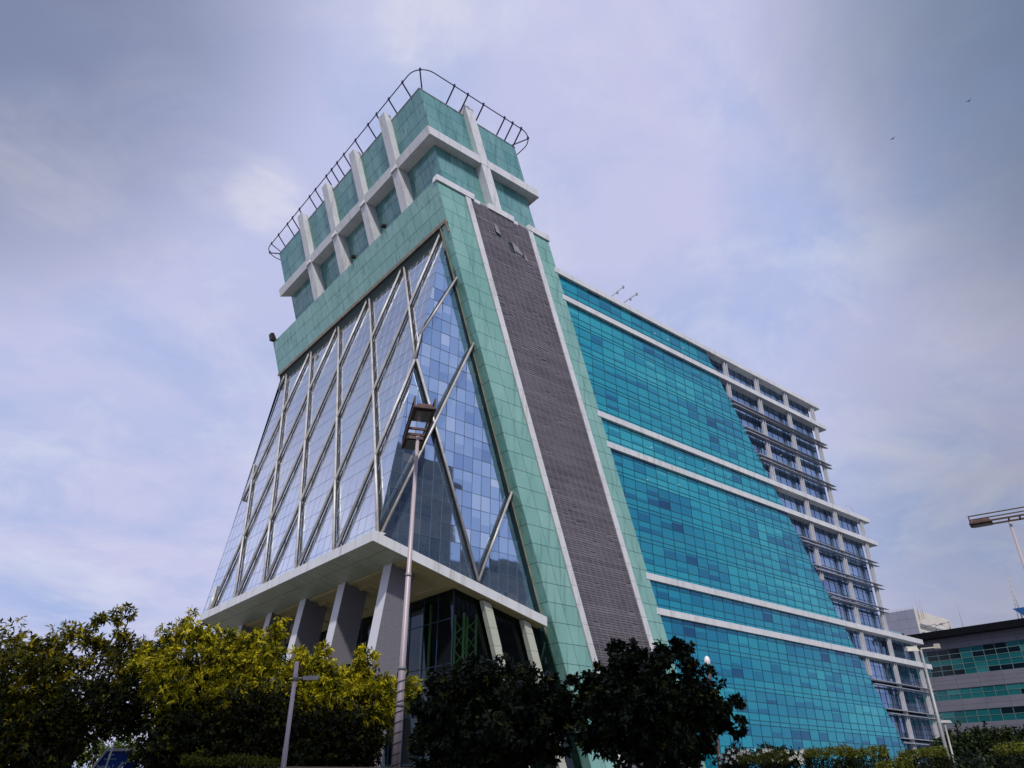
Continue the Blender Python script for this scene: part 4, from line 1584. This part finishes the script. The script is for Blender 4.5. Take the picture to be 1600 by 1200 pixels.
def leaf_mesh(name, pts, dirs, mat, ln, wd, per, org, spread=1.0, tone=(0.5, .25), droop=.25, tones=None):
    """rosettes of folded leaves at pts"""
    n = len(pts)
    pts = np.repeat(np.asarray(pts), per, 0)
    dr = np.repeat(np.asarray(dirs), per, 0)
    m = len(pts)
    v = dr * (1.0 / max(spread, .01)) * .6 + nrg.normal(0, 1, (m, 3)) * .75
    v[:, 2] -= droop
    v /= np.linalg.norm(v, axis=1)[:, None] + 1e-9
    up = nrg.normal(0, 1, (m, 3)) * .5 + dr * .5 + np.array([0, 0, .7])
    s = np.cross(v, up)
    s /= np.linalg.norm(s, axis=1)[:, None] + 1e-9
    nn = np.cross(s, v)
    l = ln * nrg.uniform(.65, 1.25, m)[:, None]
    w = wd * nrg.uniform(.7, 1.2, m)[:, None]
    base = pts + nrg.normal(0, ln * .15, (m, 3))
    p0 = base
    p1 = base + v * l * .5 + s * w * .5 - nn * w * .12
    p2 = base + v * l - np.array([0, 0, 1]) * l * .12
    p3 = base + v * l * .5 - s * w * .5 - nn * w * .12
    V = np.stack([p0, p1, p2, p3], 1).reshape(-1, 3) - np.array(org)
    me = bpy.data.meshes.new(name)
    me.vertices.add(m * 4)
    me.vertices.foreach_set('co', V.astype(np.float32).ravel())
    me.loops.add(m * 4)
    me.loops.foreach_set('vertex_index', np.arange(m * 4, dtype=np.int32))
    me.polygons.add(m)
    me.polygons.foreach_set('loop_start', np.arange(0, m * 4, 4, dtype=np.int32))
    try:
        me.polygons.foreach_set('loop_total', np.full(m, 4, dtype=np.int32))
    except Exception:
        pass
    me.update(calc_edges=True)
    me.validate()
    base_t = tone[0] if tones is None else np.asarray(tones)
    tn = np.clip(np.repeat(nrg.normal(0, tone[1], n) + base_t, per) + nrg.normal(0, .1, m), 0, 1)
    a = me.attributes.new('tone', 'FLOAT', 'FACE')
    if len(me.polygons) == m:
        a.data.foreach_set('value', tn.astype(np.float32))
    me.materials.append(mat)
    return me


def crown_points(ells, n, clumps, shell=(.55, 1.0), clump_r=.22):
    """clumpy points filling a union of ellipsoids (centre, rx, ry, rz)"""
    P, D = [], []
    cl = []
    vol = np.array([e[1] * e[2] * e[3] for e in ells]) ** (2 / 3)
    vol = vol / vol.sum()
    for e, w in zip(ells, vol):
        k_ = max(5, int(clumps * w))
        c = np.array(e[0])
        r = np.array(e[1:4])
        u = nrg.normal(0, 1, (k_, 3))
        u /= np.linalg.norm(u, axis=1)[:, None]
        rad = nrg.uniform(shell[0], shell[1], (k_, 1))
        cc = c + u * r * rad
        cl += [tuple(x) for x in cc]
        m = max(1, int(n * w / k_))
        cr = clump_r * r.mean() * nrg.uniform(.6, 1.35, (k_, 1, 1))
        q = nrg.normal(0, 1, (k_, m, 3)) * cr * np.array([1, 1, .75])
        p = cc[:, None, :] + q
        dd = q + u[:, None, :] * cr * .8
        P.append(p.reshape(-1, 3))
        D.append(dd.reshape(-1, 3))
    P, D = np.concatenate(P), np.concatenate(D)
    D /= np.linalg.norm(D, axis=1)[:, None] + 1e-9
    return P, D, cl


def ell(px, py, rx, ry, d, depth=1.0):
    c = at(px, py, d)
    s = (c - Vector((0, 0, CAM_H))).length / FPX / math.cos(math.atan2(abs(py - 600), FPX)) ** 0
    s = (c - Vector((0, 0, CAM_H))).dot(Fv) / FPX
    return (tuple(c), rx * s * depth, rx * s * depth, ry * s)


def tree(name, base, ells, n, clumps, mat, ln, wd, per, label, cat='tree', group=None, tone=(.5, .22), trunk_r=.16, clump_r=.22, shell=(.5, 1.0), limbs=26):
    t = thing(name, (base[0], base[1], 0), label, cat, group)
    P, D, cl = crown_points(ells, n, clumps, shell, clump_r)
    keep = P[:, 2] > .25
    me = leaf_mesh('crown', P[keep], D[keep], mat, ln, wd, per, (base[0], base[1], 0), tone=tone)
    o = bpy.data.objects.new('crown', me)
    COL.objects.link(o)
    o.parent = t
    mb = MB()
    cz = sum(e[0][2] for e in ells) / len(ells)
    cx = sum(e[0][0] for e in ells) / len(ells)
    cy = sum(e[0][1] for e in ells) / len(ells)
    b = Vector((base[0], base[1], 0))
    top = Vector((base[0] * .5 + cx * .5, base[1] * .5 + cy * .5, cz * .75))
    mid = b + (top - b) * .5 + Vector((rng.uniform(-.12, .12), rng.uniform(-.12, .12), 0))
    mb.tube([b, b + Vector((0, 0, .3)), mid, top], [trunk_r * 1.4, trunk_r * 1.05, trunk_r * .85, trunk_r * .55], 9)
    for c_ in rng.sample(cl, min(limbs, len(cl))):
        c_ = Vector(c_)
        f_ = rng.uniform(.35, 1.0)
        s_ = mid + (top - mid) * f_
        m_ = s_ + (c_ - s_) * .5 + Vector((rng.uniform(-.15, .15), rng.uniform(-.15, .15), rng.uniform(0, .25)))
        mb.tube([s_, m_, c_], [trunk_r * .35, trunk_r * .2, trunk_r * .06], 5)
    mb.build('trunk', M['bark'], t)
    return t


E1 = [(30, 1055, 80, 72), (115, 1042, 70, 66), (-45, 1060, 95, 85), (45, 1118, 95, 55), (165, 990, 30, 28), (190, 958, 20, 16), (180, 1040, 52, 46), (-20, 1150, 120, 80), (45, 1175, 65, 45), (225, 1045, 35, 40)]
tree('broadleaf_tree', at(95, 1300, 24).xy, [ell(*e, 24) for e in E1], 4200, 330, M['leaf_olive'], .165, .055, 9,
     'olive green broadleaf tree at far left with a branch reaching up right', tone=(.5, .27), trunk_r=.17, clump_r=.15, shell=(.55, 1.04))
E2 = [(330, 1110, 95, 45), (300, 1015, 48, 42), (248, 1035, 40, 38), (355, 1030, 52, 45), (405, 1022, 42, 38), (432, 985, 16, 18), (299, 968, 9, 13), (300, 1075, 75, 55), (385, 1070, 72, 55), (245, 1070, 30, 35)]
tree('broadleaf_tree', at(330, 1300, 23).xy, [ell(*e, 23) for e in E2], 4600, 360, M['leaf_gold'], .155, .05, 9,
     'tall golden yellow leaved tree before the portico columns, left of the short lamp pole', tone=(.55, .27), trunk_r=.15, clump_r=.15, shell=(.55, 1.04))
E3 = [(545, 1110, 72, 48), (470, 1090, 50, 40), (480, 1052, 40, 34), (535, 1068, 42, 36), (574, 1036, 20, 24), (508, 1015, 9, 12), (612, 1085, 38, 32), (645, 1078, 14, 8), (500, 1095, 60, 45), (575, 1095, 45, 45)]
tree('broadleaf_tree', at(520, 1300, 23.6).xy, [ell(*e, 23.6) for e in E3], 4200, 320, M['leaf_gold'], .155, .05, 9,
     'lower golden yellow leaved tree between the short pole and the tall lamp mast', tone=(.57, .27), trunk_r=.13, clump_r=.15, shell=(.55, 1.04))
E4 = [(745, 1036, 16, 11), (800, 1048, 14, 12), (893, 1062, 12, 12), (655, 1105, 16, 14), (770, 1120, 110, 70), (725, 1085, 42, 42), (785, 1092, 44, 44), (848, 1098, 40, 38), (682, 1125, 40, 42), (760, 1135, 75, 50), (845, 1140, 45, 42), (690, 1170, 50, 40), (770, 1175, 60, 35)]
tree('round_tree', at(760, 1300, 20).xy, [ell(*e, 20) for e in E4], 3600, 320, M['leaf_dark'], .145, .085, 10,
     'dark green round tree beneath the white inclined posts, right of the tall lamp mast', tone=(.5, .27), trunk_r=.13, clump_r=.135, shell=(.5, 1.14))
E5 = [(958, 1014, 13, 13), (985, 1012, 11, 12), (1036, 1014, 12, 11), (1068, 1013, 14, 12), (932, 1048, 12, 12), (1152, 1098, 12, 13), (1010, 1120, 95, 68), (972, 1045, 32, 36), (1050, 1045, 32, 36), (1010, 1085, 58, 50), (932, 1085, 34, 36), (1092, 1085, 40, 42), (1125, 1115, 26, 28), (895, 1095, 22, 30), (980, 1130, 80, 45), (1080, 1140, 42, 45), (1040, 1170, 50, 35), (1150, 1132, 12, 14)]
tree('round_tree', at(1010, 1300, 19.5).xy, [ell(*e, 19.5) for e in E5], 4000, 360, M['leaf_dark'], .145, .085, 10,
     'dark green round tree in front of the brown louvre strip, left of the white flowers', tone=(.5, .27), trunk_r=.14, clump_r=.135, shell=(.5, 1.14))
EU = (([(295, 1150, 60, 50), (272, 1180, 48, 40), (325, 1175, 55, 45)], 21.9, 'dark foliage mass painting in the shade below the golden crown left of the short lamp pole'),
      ([(405, 1140, 62, 52), (385, 1180, 60, 40), (445, 1165, 45, 45)], 21.6, 'dark foliage mass painting in the shade directly behind the short lamp pole'),
      ([(525, 1150, 62, 52), (485, 1180, 60, 40), (565, 1172, 32, 40)], 22.6, 'dark foliage mass painting in the shade below the lower golden crown'),
      ([(45, 1165, 80, 55), (-30, 1175, 60, 50), (140, 1105, 58, 40), (100, 1140, 45, 40), (205, 1090, 38, 34), (175, 1128, 42, 24), (222, 1125, 30, 30)], 23.0, 'dark foliage mass painting in the shade below the olive tree at far left'))
for e_, d_, lab in EU:  # near-black foliage added below the crowns in place of their shade
    tree('shade_foliage', at(e_[0][0], 1300, d_).xy, [ell(*q, d_) for q in e_], 2600, 200, M['leaf_shade'], .12, .06, 9, lab, tone=(.5, .22), trunk_r=.09)
# shrubs
def shrub(name, ells, n, clumps, mat, ln, wd, per, label, cat='shrub', group=None, tone=(.5, .22)):
    c = np.mean([e[0] for e in ells], 0)
    t = thing(name, (c[0], c[1], 0), label, cat, group)
    P, D, cl = crown_points(ells, n, clumps, (.3, 1.0), .2)
    P = P[P[:, 2] > .05]
    D = D[:len(P)]
    o = bpy.data.objects.new('foliage', leaf_mesh('foliage', P, D, mat, ln, wd, per, (c[0], c[1], 0), tone=tone))
    COL.objects.link(o)
    o.parent = t
    mb = MB()
    for q in range(6):
        p = Vector(cl[rng.randrange(len(cl))])
        b = Vector((c[0] + rng.uniform(-.15, .15), c[1] + rng.uniform(-.15, .15), 0))
        mb.tube([b, b + (p - b) * .5 + Vector((0, 0, .1)), p], [.035, .025, .008], 5)
    mb.build('stem', M['bark'], t)
    return t


def boxed(name, c, sx, sy, h, mat, label, dens=900, cat='hedge', group=None, rot=0.0, tone=(.5, .22), ln=.055):
    """clipped block of small leaves, with rounded corners"""
    t = thing(name, (c[0], c[1], 0), label, cat, group)
    n = int(dens * (sx * sy + 1.2 * (sx + sy) * h))
    u = nrg.uniform(-1, 1, (n, 3))
    ax = np.argmax(np.abs(u) * np.array([1 / sx, 1 / sy, 1 / h]) * 0 + nrg.random((n, 3)) * np.array([sy * h, sx * h, sx * sy]), 1)
    for q in range(3):
        s_ = ax == q
        u[s_, q] = np.sign(u[s_, q]) * nrg.uniform(.9, 1.02, s_.sum())
    u[:, 2] = np.where(ax == 2, np.abs(u[:, 2]), u[:, 2])
    D = np.zeros((n, 3))
    D[np.arange(n), ax] = np.sign(u[np.arange(n), ax])
    pw = 5.0
    nr = (np.abs(u[:, 0]) ** pw + np.abs(u[:, 1]) ** pw) ** (1 / pw)
    u[:, :2] /= np.maximum(nr, 1)[:, None]
    P = u * np.array([sx / 2, sy / 2, h / 2]) + np.array([0, 0, h / 2])
    P += nrg.normal(0, .025, P.shape) + .04 * np.sin(P[:, [1, 0, 0]] * 5)
    cr, sr = math.cos(rot), math.sin(rot)
    Q = P.copy()
    Q[:, 0], Q[:, 1] = P[:, 0] * cr - P[:, 1] * sr + c[0], P[:, 0] * sr + P[:, 1] * cr + c[1]
    o = bpy.data.objects.new('foliage', leaf_mesh('foliage', Q, D, mat, ln, ln * .5, 3, (c[0], c[1], 0), tone=(.5, .16), droop=0, tones=np.where((ax == 2) | (P[:, 2] > h * .93), .80, .22)))  # tops toned light and sides dark, painting in light from above
    COL.objects.link(o)
    o.parent = t
    mb = MB()
    mb.tube([(c[0], c[1], 0), (c[0], c[1], h * .8)], [.05, .03], 7)
    for q in range(7):
        a = q * .9
        mb.tube([(c[0], c[1], .2), (c[0] + math.cos(a) * sx * .4, c[1] + math.sin(a) * sy * .4, h * .85)], [.02, .006], 5)
    mb.build('stem', M['bark'], t)
    return t


RT = math.atan2(Rv.y, Rv.x)
c = at(360, 1200, 20.5)
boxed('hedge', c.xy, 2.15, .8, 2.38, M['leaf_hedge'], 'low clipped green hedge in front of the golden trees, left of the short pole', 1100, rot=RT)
for px, py, d_, sx, sy, lab in ((1293, 1171, 21, 1.0, .9, 'flat topped clipped bush right of the white flowers'),
                               (1355, 1170, 22, .8, .8, 'clipped bush before the glass wall, middle one of the flat topped bushes'),
                               (1440, 1172, 26, 1.1, 1.0, 'wide clipped hedge at the foot of the stepped wing corner'),
                               (1600, 1163, 20, 1.0, .9, 'clipped green bush cut by the right edge of the picture'),
                               (1395, 1189, 21, .75, .6, 'small low clipped bush between two taller bushes'),
                               (1192, 1180, 19, 1.0, .8, 'rounded clipped bush under the white flowers')):
    p = at(px, py, d_)
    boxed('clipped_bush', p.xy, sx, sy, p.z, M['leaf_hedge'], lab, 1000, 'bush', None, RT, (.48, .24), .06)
# white flowering shrub
E6 = [(1150, 1188, 30, 16), (1200, 1182, 30, 12), (1235, 1184, 24, 11)]
fl_ = shrub('flowering_shrub', [ell(*e, 22) for e in E6], 900, 90, M['leaf_dark'], .12, .05, 6, 'dark shrub dotted with small white flowers beside the dark round tree', tone=(.6, .2))
for q in range(80):
    mb = MB()
    px, py = rng.uniform(1125, 1258), 0
    py = 1176 + abs(px - 1195) * .04 + rng.uniform(-6, 14)
    p = at(px, py, 21.2 + rng.uniform(-.3, .2))
    for r_ in range(5):
        a = r_ * 1.257 + rng.random()
        u = Rv * math.cos(a) + Vector((0, 0, 1)) * math.sin(a)
        w_ = Rv * -math.sin(a) + Vector((0, 0, 1)) * math.cos(a)
        o_ = Vector((-Fh.x, -Fh.y, .3)) * .012
        mb.poly([p, p + u * .028 + w_ * .014 + o_, p + u * .05 + o_ * 2, p + u * .028 - w_ * .014 + o_])
    mb.build('flower', M['petal'], fl_)
# bushes filling the lower right and behind the sign
E7 = [(1320, 1222, 70, 30), (1400, 1222, 60, 28), (1490, 1212, 55, 26), (1550, 1208, 55, 26)]
for i, (e, lab) in enumerate(zip(E7, ('dark bush low behind the flat topped clipped bushes', 'dark bush low at the foot of the slanting teal glass edge',
                                      'dark bush low right of the wing corner post', 'dark bush low at bottom right below the far trees'))):
    shrub('dark_bush', [ell(*e, 27 + i)], 420, 50, M['leaf_dark'], .14, .07, 7, lab, 'bush')
shrub('green_bush', [ell(150, 1180, 30, 28, 30), ell(200, 1178, 28, 26, 30)], 500, 60, M['leaf_bright'], .13, .06, 7, 'fresh green bush behind the blue sign', 'bush')
# trees in front of the mauve office
for i, (px, py, d_, rx, lab) in enumerate(((1490, 1165, 105, 30, 'far dark tree next to the wing corner, leftmost before the mauve office'),
                                           (1522, 1166, 108, 36, 'far dark tree, second from the left before the mauve office'),
                                           (1562, 1163, 104, 36, 'far dark tree, third from the left before the mauve office'),
                                           (1604, 1160, 106, 38, 'far dark tree cut by the right edge before the mauve office'))):
    ells = [ell(px, py, rx * .75, 26, d_), ell(px - rx * .35, py + 12, rx * .6, 24, d_), ell(px + rx * .4, py + 8, rx * .6, 24, d_), ell(px, py + 30, rx, 26, d_)]
    tree('far_tree', at(px, 1245, d_).xy, ells, 900, 90, M['leaf_far'], .5, .28, 7, lab, group='trees before the mauve office', tone=(.5, .25), trunk_r=.3)

# birds
for p, lab in ((at(1395, 217, 90), 'tiny dark bird in flight high above the wing roof'), (at(1514, 158, 95), 'tiny dark bird in flight near the upper right corner')):
    mb = MB()
    mb.tube([p + Vector((-.18, 0, 0)), p + Vector((-.08, 0, .01)), p + Vector((.06, 0, .01)), p + Vector((.16, 0, .02)), p + Vector((.22, 0, 0))], [.02, .06, .06, .035, .01], 7)
    for s_ in (-1, 1):
        mb.poly([p + Vector((.05, 0, .03)), p + Vector((-.08, 0, .03)), p + Vector((-.06, .32 * s_, .14)), p + Vector((.02, .36 * s_, .15))][::s_])
    o = mb.build('bird', M['bird'], None, p)
    tag(o, lab, 'bird', 'birds in the sky')
